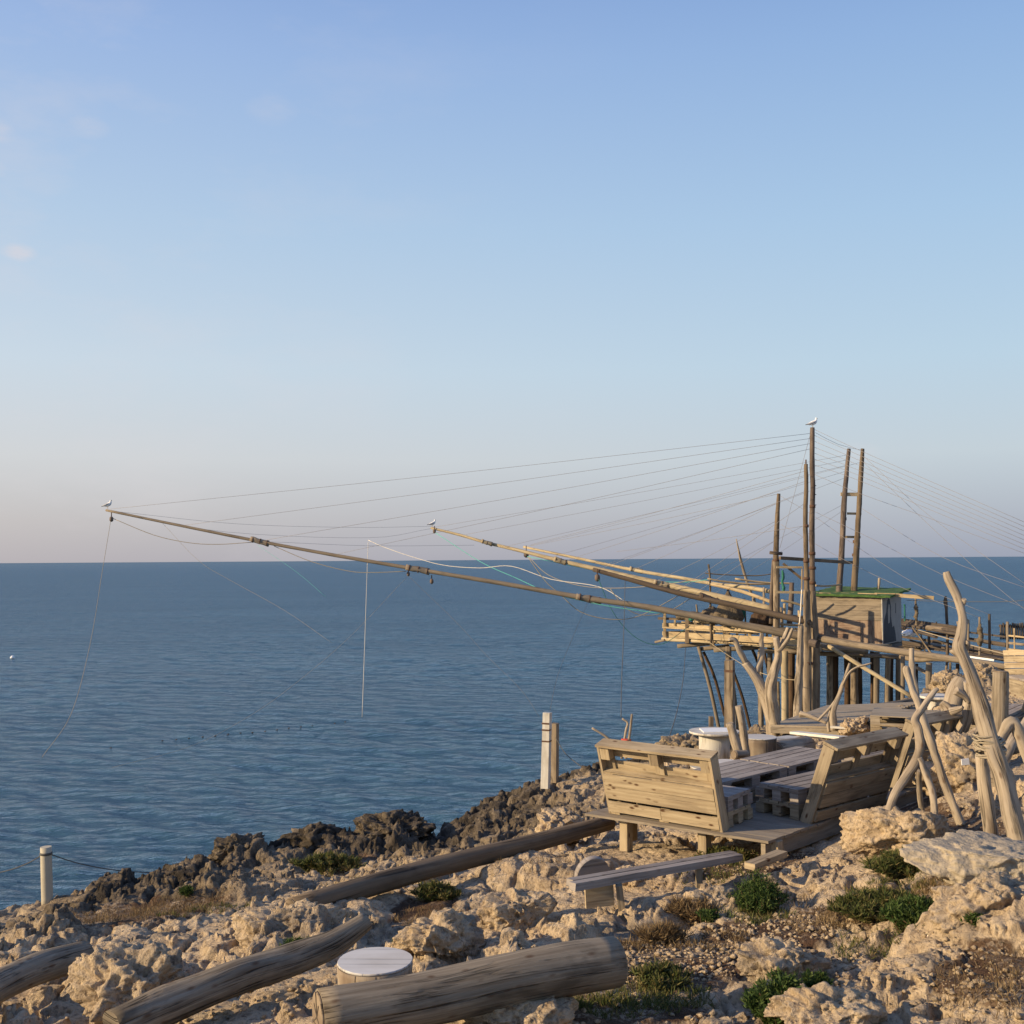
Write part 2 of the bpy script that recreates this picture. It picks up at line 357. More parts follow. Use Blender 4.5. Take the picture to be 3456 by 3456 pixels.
def leafmat(name, cs, scale=3.0, tr=0.25):
    m, t, b = newmat(name); tcn = N(t, 'ShaderNodeTexCoord').outputs['Object']
    n = noise(t, tcn, scale, 3, 0.6); at = N(t, 'ShaderNodeAttribute', attribute_name='lv').outputs['Fac']
    f = math_(t, 'ADD', math_(t, 'MULTIPLY', n, 0.6), math_(t, 'MULTIPLY', at, 0.45))
    r_ = ramp(t, f, [(0.25 + 0.5 * i / (len(cs) - 1), c) for i, c in enumerate(cs)])
    t.links.new(r_.outputs[0], b.inputs['Base Color']); b.inputs['Roughness'].default_value = 0.7; b.inputs['Specular IOR Level'].default_value = 0.2
    tl = N(t, 'ShaderNodeBsdfTranslucent'); t.links.new(r_.outputs[0], tl.inputs[0]); ms = N(t, 'ShaderNodeMixShader'); ms.inputs[0].default_value = tr
    out = [x for x in t.nodes if x.type == 'OUTPUT_MATERIAL'][0]
    t.links.new(b.outputs[0], ms.inputs[1]); t.links.new(tl.outputs[0], ms.inputs[2]); t.links.new(ms.outputs[0], out.inputs[0]); return m
M['leaf'] = leafmat('green_sprigs', [(0.022, 0.048, 0.012), (0.055, 0.095, 0.022), (0.12, 0.15, 0.045)])
M['leafy'] = leafmat('olive_sprigs', [(0.045, 0.065, 0.018), (0.095, 0.11, 0.032), (0.20, 0.15, 0.06)])
M['dry'] = leafmat('dry_grass', [(0.09, 0.055, 0.028), (0.18, 0.12, 0.06), (0.32, 0.23, 0.12)])
M['stem'] = plain('brown_stem', (0.13, 0.08, 0.045), 0.9)

# limestone: pale and warm, dark and pitted along the waterline
def rockmat(name, boulder=False):
    m, t, b = newmat(name); tco = N(t, 'ShaderNodeNewGeometry').outputs['Position']
    big = noise(t, tco, 0.9, 5, 0.6); mid = noise(t, tco, 5.0, 7, 0.68); fine = noise(t, tco, 26.0, 7, 0.7); mid2 = noise(t, tco, 1.9, 6, 0.65, 0.4)
    col = mixc(t, ramp(t, mid, [(0.30, (0, 0, 0)), (0.66, (1, 1, 1))]).outputs[0], (0.36, 0.25, 0.145), (0.71, 0.545, 0.345))
    col = mixc(t, ramp(t, big, [(0.40, (0, 0, 0)), (0.62, (0.75,) * 3)]).outputs[0], col, (0.56, 0.43, 0.28))
    # grey lichen skins
    col = mixc(t, ramp(t, mid2, [(0.54, (0, 0, 0)), (0.64, (0.72,) * 3)]).outputs[0], col, (0.22, 0.18, 0.14))
    col = mixc(t, ramp(t, fine, [(0.34, (0.75,) * 3), (0.50, (0, 0, 0))]).outputs[0], col, (0.14, 0.088, 0.052))
    v = N(t, 'ShaderNodeTexVoronoi'); v.inputs['Scale'].default_value = 14.0; t.links.new(mixc(t, 0.12, tco, noise(t, tco, 9, 3)), v.inputs[0])
    pit = ramp(t, v.outputs['Distance'], [(0.08, (1, 1, 1)), (0.33, (0, 0, 0))]).outputs[0]
    pitsel = math_(t, 'MULTIPLY', pit, ramp(t, mid, [(0.36, (1, 1, 1)), (0.56, (0, 0, 0))]).outputs[0])
    col = mixc(t, math_(t, 'MULTIPLY', pitsel, 0.6), col, (0.11, 0.075, 0.05))
    av = N(t, 'ShaderNodeAttribute', attribute_name='zone'); sp = N(t, 'ShaderNodeSeparateColor'); t.links.new(av.outputs['Color'], sp.inputs[0])
    dn = noise(t, tco, 2.2, 6, 0.7)
    dk = math_(t, 'MULTIPLY', sp.outputs[0], ramp(t, dn, [(0.34, (0.62,) * 3), (0.50, (1, 1, 1))]).outputs[0])
    dkc = mixc(t, ramp(t, mid, [(0.4, (0, 0, 0)), (0.68, (1, 1, 1))]).outputs[0], (0.034, 0.028, 0.022), (0.15, 0.118, 0.085))
    col = mixc(t, dk, col, dkc)
    # soil and grit between the rocks
    vg = N(t, 'ShaderNodeTexVoronoi'); vg.inputs['Scale'].default_value = 42.0; t.links.new(tco, vg.inputs[0])
    vs_ = N(t, 'ShaderNodeSeparateColor'); t.links.new(vg.outputs['Color'], vs_.inputs[0])
    grit = mixc(t, ramp(t, vs_.outputs[0], [(0.35, (0, 0, 0)), (0.95, (1, 1, 1))]).outputs[0], (0.175, 0.115, 0.070), (0.47, 0.37, 0.26))
    soil = mixc(t, ramp(t, noise(t, tco, 1.6, 6, 0.65), [(0.42, (0, 0, 0)), (0.6, (1, 1, 1))]).outputs[0], (0.10, 0.055, 0.030), grit)
    sm = ramp(t, math_(t, 'ADD', sp.outputs[1], math_(t, 'MULTIPLY', math_(t, 'SUBTRACT', dn, 0.5), 0.9)), [(0.40, (0, 0, 0)), (0.58, (1, 1, 1))]).outputs[0]
    col = mixc(t, sm, col, soil)
    hv = N(t, 'ShaderNodeHueSaturation'); hv.inputs['Value'].default_value = 0.99; hv.inputs['Saturation'].default_value = 0.94; t.links.new(col, hv.inputs['Color'])
    t.links.new(hv.outputs[0], b.inputs['Base Color']); b.inputs['Roughness'].default_value = 0.95; b.inputs['Specular IOR Level'].default_value = 0.15
    h = math_(t, 'ADD', math_(t, 'MULTIPLY', fine, 0.55), math_(t, 'SUBTRACT', mid, math_(t, 'MULTIPLY', pit, 0.35)))
    h = math_(t, 'ADD', h, math_(t, 'MULTIPLY', noise(t, tco, 70.0, 4, 0.7), 0.22))
    n1 = bump(t, None, h, 1.0, 0.065)
    bump(t, b, math_(t, 'MULTIPLY', vg.outputs['Distance'], sm), 0.6, 0.02, n1)
    return m
M['rock'] = rockmat('limestone')

M['slab'] = plain('grey_gritty_stone', (0.36, 0.30, 0.22), 0.95, 0.45, 30, bs=1.0, bd=0.02)

# ------------------------------------------------------------------ sea
def sea():
    na, nr = 760, 1300; ang = np.linspace(R(-44), R(44), na); rad = np.exp(np.linspace(math.log(6.0), math.log(600), nr))
    A, D = np.meshgrid(ang, rad); x = (D * np.sin(A)).ravel(); y = (D * np.cos(A)).ravel(); z = np.zeros_like(x); cell = D.ravel() * 0.0036
    rs = np.random.RandomState(5); wd = R(200)
    for k in range(70):
        lam = 0.34 * (12.0 ** (k / 69.0)); th = wd + rs.normal() * 0.42; ph = rs.rand() * 6.28
        amp = 0.0056 * lam ** 0.85 * (1 if lam < 1.6 else (1.6 / lam) ** 1.4)
        kx, ky = 2 * math.pi / lam * math.sin(th), 2 * math.pi / lam * math.cos(th)
        ph_ = kx * x + ky * y + ph + 0.9 * math.sin(k) * np.sin(x * 0.07 + k) * np.cos(y * 0.05 + k)
        z += amp * np.sin(ph_) * sstep(2.2, 4.5, lam / cell)
    gust = 0.75 + 0.5 * perlin(np.stack([x / 23, y / 15, np.zeros_like(x)], 1)); z *= gust * (1 - sstep(350, 600, D.ravel()))
    V = np.stack([x, y, z], 1); i = np.arange(nr - 1)[:, None] * na + np.arange(na - 1)[None]
    Fq = np.stack([i, i + 1, i + na + 1, i + na], -1).reshape(-1, 4)
    # far sea: rings out to the horizon, then the flanks
    far = [600, 1200, 2500, 6000, 15000, 40000]; b0 = len(V); vv = []; ff = []
    for d in far:
        for a in ang[::19]: vv.append((d * math.sin(a), d * math.cos(a), 0.0))
    m = len(ang[::19])
    for r_ in range(len(far) - 1):
        for c_ in range(m - 1):
            q = b0 + r_ * m + c_; ff.append((q, q + m, q + m + 1, q + 1)[::-1])
    ff = np.array(ff)
    b1 = b0 + len(vv)
    for s_ in (-1, 1):
        for a in np.linspace(44, 150, 22):
            for d in (6.0, 600.0, 40000.0): vv.append((s_ * d * math.sin(R(a)), d * math.cos(R(a)), 0.0))
    f2 = []
    for si in range(2):
        for c_ in range(21):
            for r_ in range(2):
                q = b1 + si * 66 + c_ * 3 + r_; f2.append((q, q + 1, q + 4, q + 3) if si else (q, q + 3, q + 4, q + 1))
    V = np.concatenate([V, np.array(vv)]); Fq = np.concatenate([Fq, ff, np.array(f2)])
    m_, t, b = newmat('sea_water'); pos = N(t, 'ShaderNodeNewGeometry').outputs['Position']
    mp = N(t, 'ShaderNodeMapping'); mp.inputs['Scale'].default_value = (0.42, 1.5, 1); mp.inputs['Rotation'].default_value = (0, 0, R(-9)); t.links.new(pos, mp.inputs[0])
    n1 = noise(t, mp.outputs[0], 3.2, 5, 0.6, 0.4); n2 = noise(t, mp.outputs[0], 1.5, 4, 0.55); n3 = noise(t, mp.outputs[0], 0.09, 4, 0.6); n4 = noise(t, mp.outputs[0], 0.012, 4, 0.55)
    n0 = noise(t, mp.outputs[0], 9.0, 4, 0.6, 0.3)
    h = math_(t, 'ADD', math_(t, 'MULTIPLY', n1, 0.13), math_(t, 'MULTIPLY', n2, 0.15)); h = math_(t, 'ADD', h, math_(t, 'MULTIPLY', n0, 0.03))
    h = math_(t, 'ADD', h, math_(t, 'MULTIPLY', n3, 0.6))
    bump(t, b, h, 1.0, 1.0)
    mpp = N(t, 'ShaderNodeMapping'); mpp.inputs['Scale'].default_value = (0.35, 1, 1); t.links.new(pos, mpp.inputs[0])
    pa = ramp(t, noise(t, mpp.outputs[0], 0.05, 5, 0.6), [(0.35, (0, 0, 0)), (0.65, (1, 1, 1))]).outputs[0]
    out = [q for q in t.nodes if q.type == 'OUTPUT_MATERIAL'][0]; nb = b.inputs['Normal'].links[0].from_socket
    df = N(t, 'ShaderNodeBsdfDiffuse'); gl = N(t, 'ShaderNodeBsdfGlossy'); ms = N(t, 'ShaderNodeMixShader'); fr = N(t, 'ShaderNodeFresnel'); fr.inputs[0].default_value = 1.33
    t.links.new(mixc(t, pa, SEA1, SEA2), df.inputs[0]); gl.inputs['Roughness'].default_value = SEAR; gl.inputs[0].default_value = (0.74, 0.86, 0.99, 1)
    for q in (df, gl, fr): t.links.new(nb, q.inputs['Normal'])
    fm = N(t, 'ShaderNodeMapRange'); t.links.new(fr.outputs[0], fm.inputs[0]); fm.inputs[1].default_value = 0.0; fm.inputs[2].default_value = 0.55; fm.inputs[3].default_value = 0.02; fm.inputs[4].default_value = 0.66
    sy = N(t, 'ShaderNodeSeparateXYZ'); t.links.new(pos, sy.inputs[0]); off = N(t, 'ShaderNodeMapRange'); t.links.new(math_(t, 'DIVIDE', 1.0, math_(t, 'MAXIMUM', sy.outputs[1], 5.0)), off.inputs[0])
    off.inputs[1].default_value = 0.016; off.inputs[2].default_value = 0.0; off.inputs[3].default_value = 1.0; off.inputs[4].default_value = 0.40      # sky reflection dimmed by distance, standing in for unmodelled wave slopes
    t.links.new(mixc(t, math_(t, 'MULTIPLY', math_(t, 'SUBTRACT', 1.0, off.outputs[0]), 1.2, True), mixc(t, pa, SEA1, SEA2), (0.035, 0.105, 0.185)), df.inputs[0])  # deeper blue painted into far water, for the higher sky its waves would reflect
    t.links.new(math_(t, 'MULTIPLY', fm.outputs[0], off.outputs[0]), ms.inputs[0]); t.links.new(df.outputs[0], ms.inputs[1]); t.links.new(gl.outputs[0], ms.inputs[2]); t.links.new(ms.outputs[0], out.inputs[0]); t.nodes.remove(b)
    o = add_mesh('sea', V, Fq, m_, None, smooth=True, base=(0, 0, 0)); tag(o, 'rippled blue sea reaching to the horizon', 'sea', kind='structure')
SEA1 = (0.021, 0.062, 0.088); SEA2 = (0.043, 0.098, 0.132); SEAR = 0.09
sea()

# ------------------------------------------------------------------ ground
CTRL = [(0, 3456, -2.9), (600, 3456, -2.65), (1200, 3456, -2.5), (1800, 3456, -2.5), (2500, 3456, -2.42), (3456, 3456, -2.25),
        (200, 3250, -3.0), (700, 3250, -2.85), (1250, 3350, -2.55), (1700, 3250, -2.55), (2300, 3200, -2.58), (2800, 3200, -2.5), (3400, 3150, -2.2),
        (0, 3065, -3.9), (150, 3035, -3.85), (500, 3050, -3.55), (900, 3060, -3.15), (1250, 3120, -2.9), (1600, 3020, -2.9), (2000, 3050, -2.78), (2400, 3000, -2.72),
        (700, 2900, -3.9), (1000, 2880, -3.8), (1400, 2860, -3.9), (1500, 2900, -3.7), (1700, 2850, -3.3), (1700, 2700, -3.75),
        (2050, 2865, -2.82), (2345, 2890, -2.80), (2582, 2885, -2.70), (2960, 2905, -2.5), (3300, 2850, -2.28), (3456, 2820, -2.1),
        (1850, 2640, -3.25), (2030, 2605, -3.3), (2250, 2540, -3.3), (2420, 2572, -2.97), (2560, 2580, -2.72), (2610, 2480, -3.05),
        (2850, 2468, -3.0), (3000, 2490, -2.8), (3100, 2440, -2.85), (3300, 2590, -2.1), (3456, 2480, -2.2), (3456, 2350, -2.7), (2720, 2430, -3.5), (3000, 2385, -3.5), (3250, 2310, -3.3)]
cp = [PZ(*c) for c in CTRL]
cp = [(p.x, p.y, p.z) for p in cp] + [(-3, 2, 4.6), (0, 2, 4.8), (3, 2, 4.8), (-9, 5, 3.6), (8, 5, 4.7), (-14, 10, 2.6), (-25, 9, 2.4), (9, 9, 4.5), (14, 14, 4.4), (14, 25, 3.9), (20, 32, 3.6), (25, 15, 4.8), (3.0, 11.0, 3.7), (4.2, 12.2, 3.7), (5, 14, 3.72)]
cp = np.array(cp)
def tps_fit(cp):
    X = cp[:, :2]; n = len(X); d = np.hypot(X[:, None, 0] - X[None, :, 0], X[:, None, 1] - X[None, :, 1])
    K = np.where(d > 0, d * d * np.log(np.maximum(d, 1e-9)), 0) + np.eye(n) * 0.35
    A = np.zeros((n + 3, n + 3)); A[:n, :n] = K; A[:n, n] = 1; A[:n, n + 1:] = X; A[n, :n] = 1; A[n + 1:, :n] = X.T
    return np.linalg.solve(A, np.concatenate([cp[:, 2], np.zeros(3)]))
TW = tps_fit(cp)
def base_z(x, y):
    o = TW[len(cp)] + TW[len(cp) + 1] * x + TW[len(cp) + 2] * y
    for i in range(len(cp)):
        d2 = (x - cp[i, 0]) ** 2 + (y - cp[i, 1]) ** 2; o = o + TW[i] * 0.5 * d2 * np.log(np.maximum(d2, 1e-12))
    return o
RIM = [(0, 3060, -3.9), (160, 3028, -3.9), (300, 3005, -3.9), (480, 2965, -3.9), (600, 2925, -3.9), (700, 2890, -3.9), (880, 2850, -3.9), (1060, 2800, -3.8), (1200, 2800, -3.85), (1400, 2835, -3.9),
       (1470, 2830, -3.9), (1560, 2775, -3.85), (1680, 2705, -3.85), (1760, 2640, -3.6), (1840, 2608, -3.5), (2000, 2592, -3.4), (2100, 2572, -3.4), (2250, 2528, -3.4), (2330, 2500, -3.4),
       (2450, 2478, -3.4), (2560, 2455, -3.45), (2640, 2432, -3.5), (2760, 2410, -3.55), (2900, 2385, -3.5), (3040, 2368, -3.5), (3120, 2345, -3.5), (3200, 2300, -3.4), (3300, 2285, -3.4), (3456, 2262, -3.4)]
rim = [PZ(*c) for c in RIM]; rim = [(p.x, p.y) for p in rim]
POLY = np.array([(-60, -10), (-60, 12), (-30, 13), (-14, 11.5)] + rim + [(22, 36), (40, 40), (80, 30), (80, -10)], float)
def sdist(x, y):
    d = np.full(x.shape, 1e9); ins = np.zeros(x.shape, bool); n = len(POLY)
    for i in range(n):
        a = POLY[i]; b = POLY[(i + 1) % n]; e = b - a; t = np.clip(((x - a[0]) * e[0] + (y - a[1]) * e[1]) / (e @ e), 0, 1)
        d = np.minimum(d, np.hypot(x - a[0] - t * e[0], y - a[1] - t * e[1]))
        c = (a[1] > y) != (b[1] > y)
        ins ^= c & (x < (b[0] - a[0]) * (y - a[1]) / (b[1] - a[1] + 1e-12) + a[0])
    return np.where(ins, d, -d)
# outcrops: pixel centre, pixel half width, half depth in metres, height, yaw
OUT = [(80, 3180, 170, 0.7, 0.30, 0), (430, 3010, 330, 0.35, 0.16, .2), (950, 3180, 260, 0.55, 0.42, .5), (1180, 3100, 140, 0.4, 0.34, 0), (780, 3010, 260, 0.5, 0.30, .4), (1130, 3010, 130, 0.5, .2, 0),
       (1290, 3030, 150, 0.3, .15, 0), (1500, 3210, 190, 0.32, 0.26, .3), (1760, 3200, 150, 0.3, 0.24, .2), (1700, 3100, 130, 0.3, 0.24, .2), (1950, 3140, 170, 0.25, 0.2, .4), (2130, 3090, 170, 0.22, 0.2, 0),
       (2380, 3060, 150, 0.22, 0.22, 0), (1950, 2930, 150, 0.4, 0.26, .3), (1760, 2930, 150, 0.5, 0.34, .3), (2150, 2960, 110, 0.22, 0.22, 0), (2260, 2950, 90, .2, .18, 0), (1880, 2790, 120, 0.6, 0.22, .3), (1600, 2860, 120, 0.5, 0.15, 0),
       (1650, 2760, 70, .4, .15, 0), (1060, 2850, 150, .6, .22, 0), (1320, 2850, 110, .7, .42, 0), (1200, 2860, 120, .6, .3, 0),  (2640, 2970, 220, 0.35, 0.12, 0.2), (2900, 2940, 180, 0.3, 0.10, 0), (2690, 3230, 160, 0.18, 0.16, 0.2), (2900, 3300, 330, 0.16, 0.17, 0.35), (3330, 3120, 190, 0.3, 0.28, 0.3),
       (3120, 3240, 150, .14, .14, .4), (2620, 3330, 70, .3, .18, 0), (3100, 3370, 280, .2, .10, -.3), (2400, 3450, 100, .2, .12, 0), (1750, 3440, 260, 0.22, 0.14, 0), (150, 3420, 200, .3, .1, 0),
       (560, 3320, 200, .22, .1, .5), (330, 3120, 160, .4, .05, 0), (900, 2890, 160, .5, .22, 0), (640, 2960, 90, .4, .18, 0), (1130, 2900, 90, .4, .24, 0), (1330, 2930, 110, .4, .26, 0), (1400, 2960, 80, .3, .2, 0),
       (3370, 2650, 180, .8, .28, 0), (3250, 2570, 120, .6, .2, 0), (2950, 2430, 60, .5, .2, 0), (2330, 2530, 80, .7, .25, 0), (2700, 2470, 90, .6, .22, 0), (3250, 2320, 80, 1., .5, 0), (3330, 2300, 80, 1, .6, 0)]
PATH = [(2250, 3230, 320, 0.75), (2640, 3120, 300, 0.45), (470, 3075, 330, 1.0), (2500, 2900, 220, .5), (3350, 3280, 220, .5), (2400, 2930, 200, 0.35), (1420, 3070, 130, .6), (3250, 2800, 150, 1.0), (1960, 3400, 500, .3), (3150, 2720, 260, 1.1), (2950, 3060, 200, .35),(1180, 2900, 130, .7)]
def gz(px, py):        # where a pixel meets the base ground
    z = -3.0
    for _ in range(25):
        p = PZ(px, py, z); zb = float(base_z(np.array([p.x]), np.array([p.y]))[0]) - CAMZ; z = z * 0.5 + zb * 0.5
    return PZ(px, py, z)
def terrain(x, y):
    p = np.stack([x, y, np.zeros_like(x)], 1)
    wx = x + 0.12 * fbm(p + 31, 0.55, 3); wy = y + 0.12 * fbm(p + 77, 0.55, 3)
    zb = base_z(x, y); hi = np.zeros_like(x)
    for (a, b, rx, ry, h, yaw) in OUT:
        c = OUTC[(a, b)]; rxm = rx * c.y / F; ca, sa = math.cos(yaw), math.sin(yaw); ry2 = ry * 1.25
        dx = wx - c.x; dy = wy - c.y; u = (dx * ca + dy * sa) / rxm; v = (-dx * sa + dy * ca) / ry2
        hi = np.maximum(hi, 0.46 * h * np.clip(1 - (u * u + v * v) ** 1.3, 0, 1) ** 0.7)
    soil = np.zeros_like(x)
    for (a, b, rx, ry) in PATH:
        c = OUTC[(a, b)]; rxm = rx * c.y / F; d = np.hypot((x - c.x) / rxm, (y - c.y) / ry); soil = np.maximum(soil, sstep(1.25, 0.55, d + 0.25 * fbm(p, 0.5, 3)))
    rk = 1 - soil * (1 - sstep(0.03, 0.09, hi)) ; rk = np.clip(rk, 0.0, 1)
    s_ = sdist(x + 0.22 * fbm(p + 5, 1.0, 4), y + 0.22 * fbm(p + 55, 1.0, 4))
    coast = sstep(3.4, 0.9, s_ + 1.3 * fbm(p + 3, 2.5, 2)) * (1 - sstep(-1.5, -1.8, x) * sstep(-6.5, -7.5, x) * 0)
    coast *= np.where(x < 4, 0.3 + 0.7 * sstep(-5.4, -4.6, x), 0.6)
    f1, f2, idv = worley2(wx, wy, 0.62); g1, g2, idg = worley2(wx * 1.0 + 3, wy, 0.24)
    blk = np.clip((f2 - f1) * 3.0, 0, 1) ** 0.6; blk2 = np.clip((g2 - g1) * 3.0, 0, 1) ** 0.7
    bil = lambda sc, o=3, g=0.5, off=0: -ridged(p + off, sc, o, g)          # rounded lumps with sharp creases
    rough = 0.050 * bil(0.9, 2) + 0.040 * bil(0.42, 3, .55, 4) + 0.075 * (blk * (0.35 + idv) - 0.4) + 0.022 * (blk2 * (0.4 + idg) - 0.4) + 0.018 * bil(0.15, 3, .6, 9) + 0.05 * fbm(p + 2, 0.35, 4, 0.6)
    pt = np.clip(perlin(p / 0.21 + 33) - 0.28, 0, 1) + 0.6 * np.clip(perlin(p / 0.10 + 3) - 0.3, 0, 1)
    rough = rough - 0.17 * pt + coast * 0.085 * ridged(p + 40, 0.42, 4, 0.62)
    small = 0.012 * fbm(p, 0.14, 4, 0.6)
    hr = hi + rough * rk * (0.85 + 0.5 * sstep(0.02, 0.2, hi)); st_ = 0.085; q = (hr + zb * 0.6 + 0.05 * fbm(p + 61, 0.7, 3)) / st_; fq = q - np.floor(q)
    ledge = (np.floor(q) + sstep(0.30, 0.62, fq) - q) * st_ * rk * 0.60
    crk = np.clip(1 - (f2 - f1) * 9, 0, 1) * 0.05 * rk
    rough = rough * 1.0; rough2 = ledge - crk
    tame = np.ones_like(x)
    for (cx, cy, r_) in TAME:
        tame = np.minimum(tame, 0.3 + 0.7 * sstep(r_ * 0.5, r_, np.hypot(x - cx, y - cy)))
    z = zb + hi + (rough * rk * (0.85 + 0.5 * sstep(0.02, 0.2, hi)) + rough2 + small) * tame
    z = z - soil * 0.03
    sl = np.clip(s_, -3, 3); drop = sstep(0.15, -1.3, sl); z = z * (1 - drop) + (-1.2 + 0.5 * rough) * drop
    return z, coast, np.clip(soil * (1 - sstep(0.02, 0.08, hi)), 0, 1)
OUTC = {}
for o_ in OUT: OUTC[(o_[0], o_[1])] = gz(o_[0], o_[1])
for o_ in PATH: OUTC[(o_[0], o_[1])] = gz(o_[0], o_[1])
_q = lambda a, b, r: (lambda g: (g.x, g.y, r))(gz(a, b))
TAME = [_q(1000, 3110, .6), _q(1250, 3060, .6), _q(1500, 2990, .6), _q(1750, 2930, .6), _q(1950, 2880, .6), _q(2000, 3040, .6), _q(2200, 3000, .6), _q(2400, 2960, .6), _q(700, 3430, .5), _q(900, 3340, .5), _q(1150, 3250, .5), _q(1260, 3400, .6), _q(1600, 3400, .6), _q(2000, 3330, .5), _q(160, 3060, .5), _q(2960, 2910, .4), _q(1845, 2640, .5), (1.2, 10.8, 1.0), (2.6, 10.6, 1.3), (3.6, 11.6, 1.5), (4.8, 12.6, 1.5), (5.4, 14, 1.5)]
def ground():
    na, nr = 1200, 1300; ang = np.linspace(R(-34), R(34), na); rad = np.exp(np.linspace(math.log(2.2), math.log(48), nr))
    A, D = np.meshgrid(ang, rad); x = (D * np.sin(A)).ravel(); y = (D * np.cos(A)).ravel()
    land = sdist(x, y) > -1.6; z = np.full(x.shape, -1.2); coast = np.zeros_like(x); soil = np.zeros_like(x)
    z[land], coast[land], soil[land] = terrain(x[land], y[land])
    p = np.stack([x, y, z], 1); am = 0.05 * (1 - soil[land]); x2 = x.copy(); y2 = y.copy(); x2[land] += am * fbm(p[land] + 11, 0.3, 3); y2[land] += am * fbm(p[land] + 71, 0.3, 3)
    V = np.stack([x2, y2, z], 1); i = np.arange(nr - 1)[:, None] * na + np.arange(na - 1)[None]
    Fq = np.stack([i, i + 1, i + na + 1, i + na], -1).reshape(-1, 4)
    keep = z.reshape(-1)[Fq].max(1) > -0.6; Fq = Fq[keep]
    used = np.zeros(len(V), bool); used[Fq.ravel()] = True; idx = np.cumsum(used) - 1
    o = add_mesh('ground', V[used], idx[Fq], M['rock'], None, smooth=True, base=(0, 0, 0))
    ca = o.data.color_attributes.new('zone', 'FLOAT_COLOR', 'POINT'); cc = np.stack([coast, soil, 0 * soil, 1 + 0 * soil], 1)[used]
    ca.data.foreach_set('color', cc.astype(np.float32).ravel())
    tag(o, 'rough pitted limestone shore with grit and soil between the rocks', 'ground', kind='structure')
ground()
def tz(x, y):
    return float(terrain(np.array([x], float), np.array([y], float))[0][0])
def hit(px, py):       # where a pixel's ray meets the modelled ground
    ys = np.exp(np.linspace(math.log(3), math.log(45), 900)); d = ray(px, py); t = ys / d.y; x = d.x * t; zr = CAMZ + d.z * t
    z = terrain(x, ys)[0]; k = np.argmax(zr < z)
    return Vector((x[k], ys[k], z[k]))
# ================================================================== things
def cut_log(name, label, pts, rads, mat, rough=0.05, seg=20, cat='log', group=None, sub=6, endmat='cut'):
    """a log: the round body and its sawn end faces"""
    t = thing(name, label, cat, tuple(Vector(pts[0]) - Vector((0, 0, rads[0]))), 0, group)
    m = MB(); m.tube(pts, rads, seg, rough, sub); m.build('trunk', M[mat], t)
    if endmat:
        for e in (0, -1):
            a = Vector(pts[e]); b = Vector(pts[1 if e == 0 else -2]); d = (a - b).normalized(); r_ = rads[e] * 0.93
            m = MB(); m.tube([a, a + d * 0.012], [r_, r_ * 0.97], seg, 0.03, 1); m.build('sawn_end', M[endmat], t)
    return t
def stick(name, label, cat, pts, rads, mat, group=None, seg=9, rough=0.1, sub=4, square=0, parent=None):
    m = MB(); m.tube(pts, rads, seg, rough, sub, square); o = m.build(name, M[mat], parent)
    if parent is None: tag(o, label, cat, group)
    return o
def rope(name, label, pts, r, mat='wire', group=None, sub=5, cat='rope', parent=None):
    m = MB(); m.tube(pts, r, 5, 0, sub); o = m.build(name, M[mat], parent)
    if parent is None: tag(o, label, cat, group)
    return o
def PL(lst, Y0, Y1=None):            # pixel polyline, distance running from Y0 to Y1 along it
    Y1 = Y0 if Y1 is None else Y1; L = [0]
    for a, b in zip(lst, lst[1:]): L.append(L[-1] + math.hypot(b[0] - a[0], b[1] - a[1]))
    return [P(p[0], p[1], Y0 + (Y1 - Y0) * l / L[-1]) for p, l in zip(lst, L)]

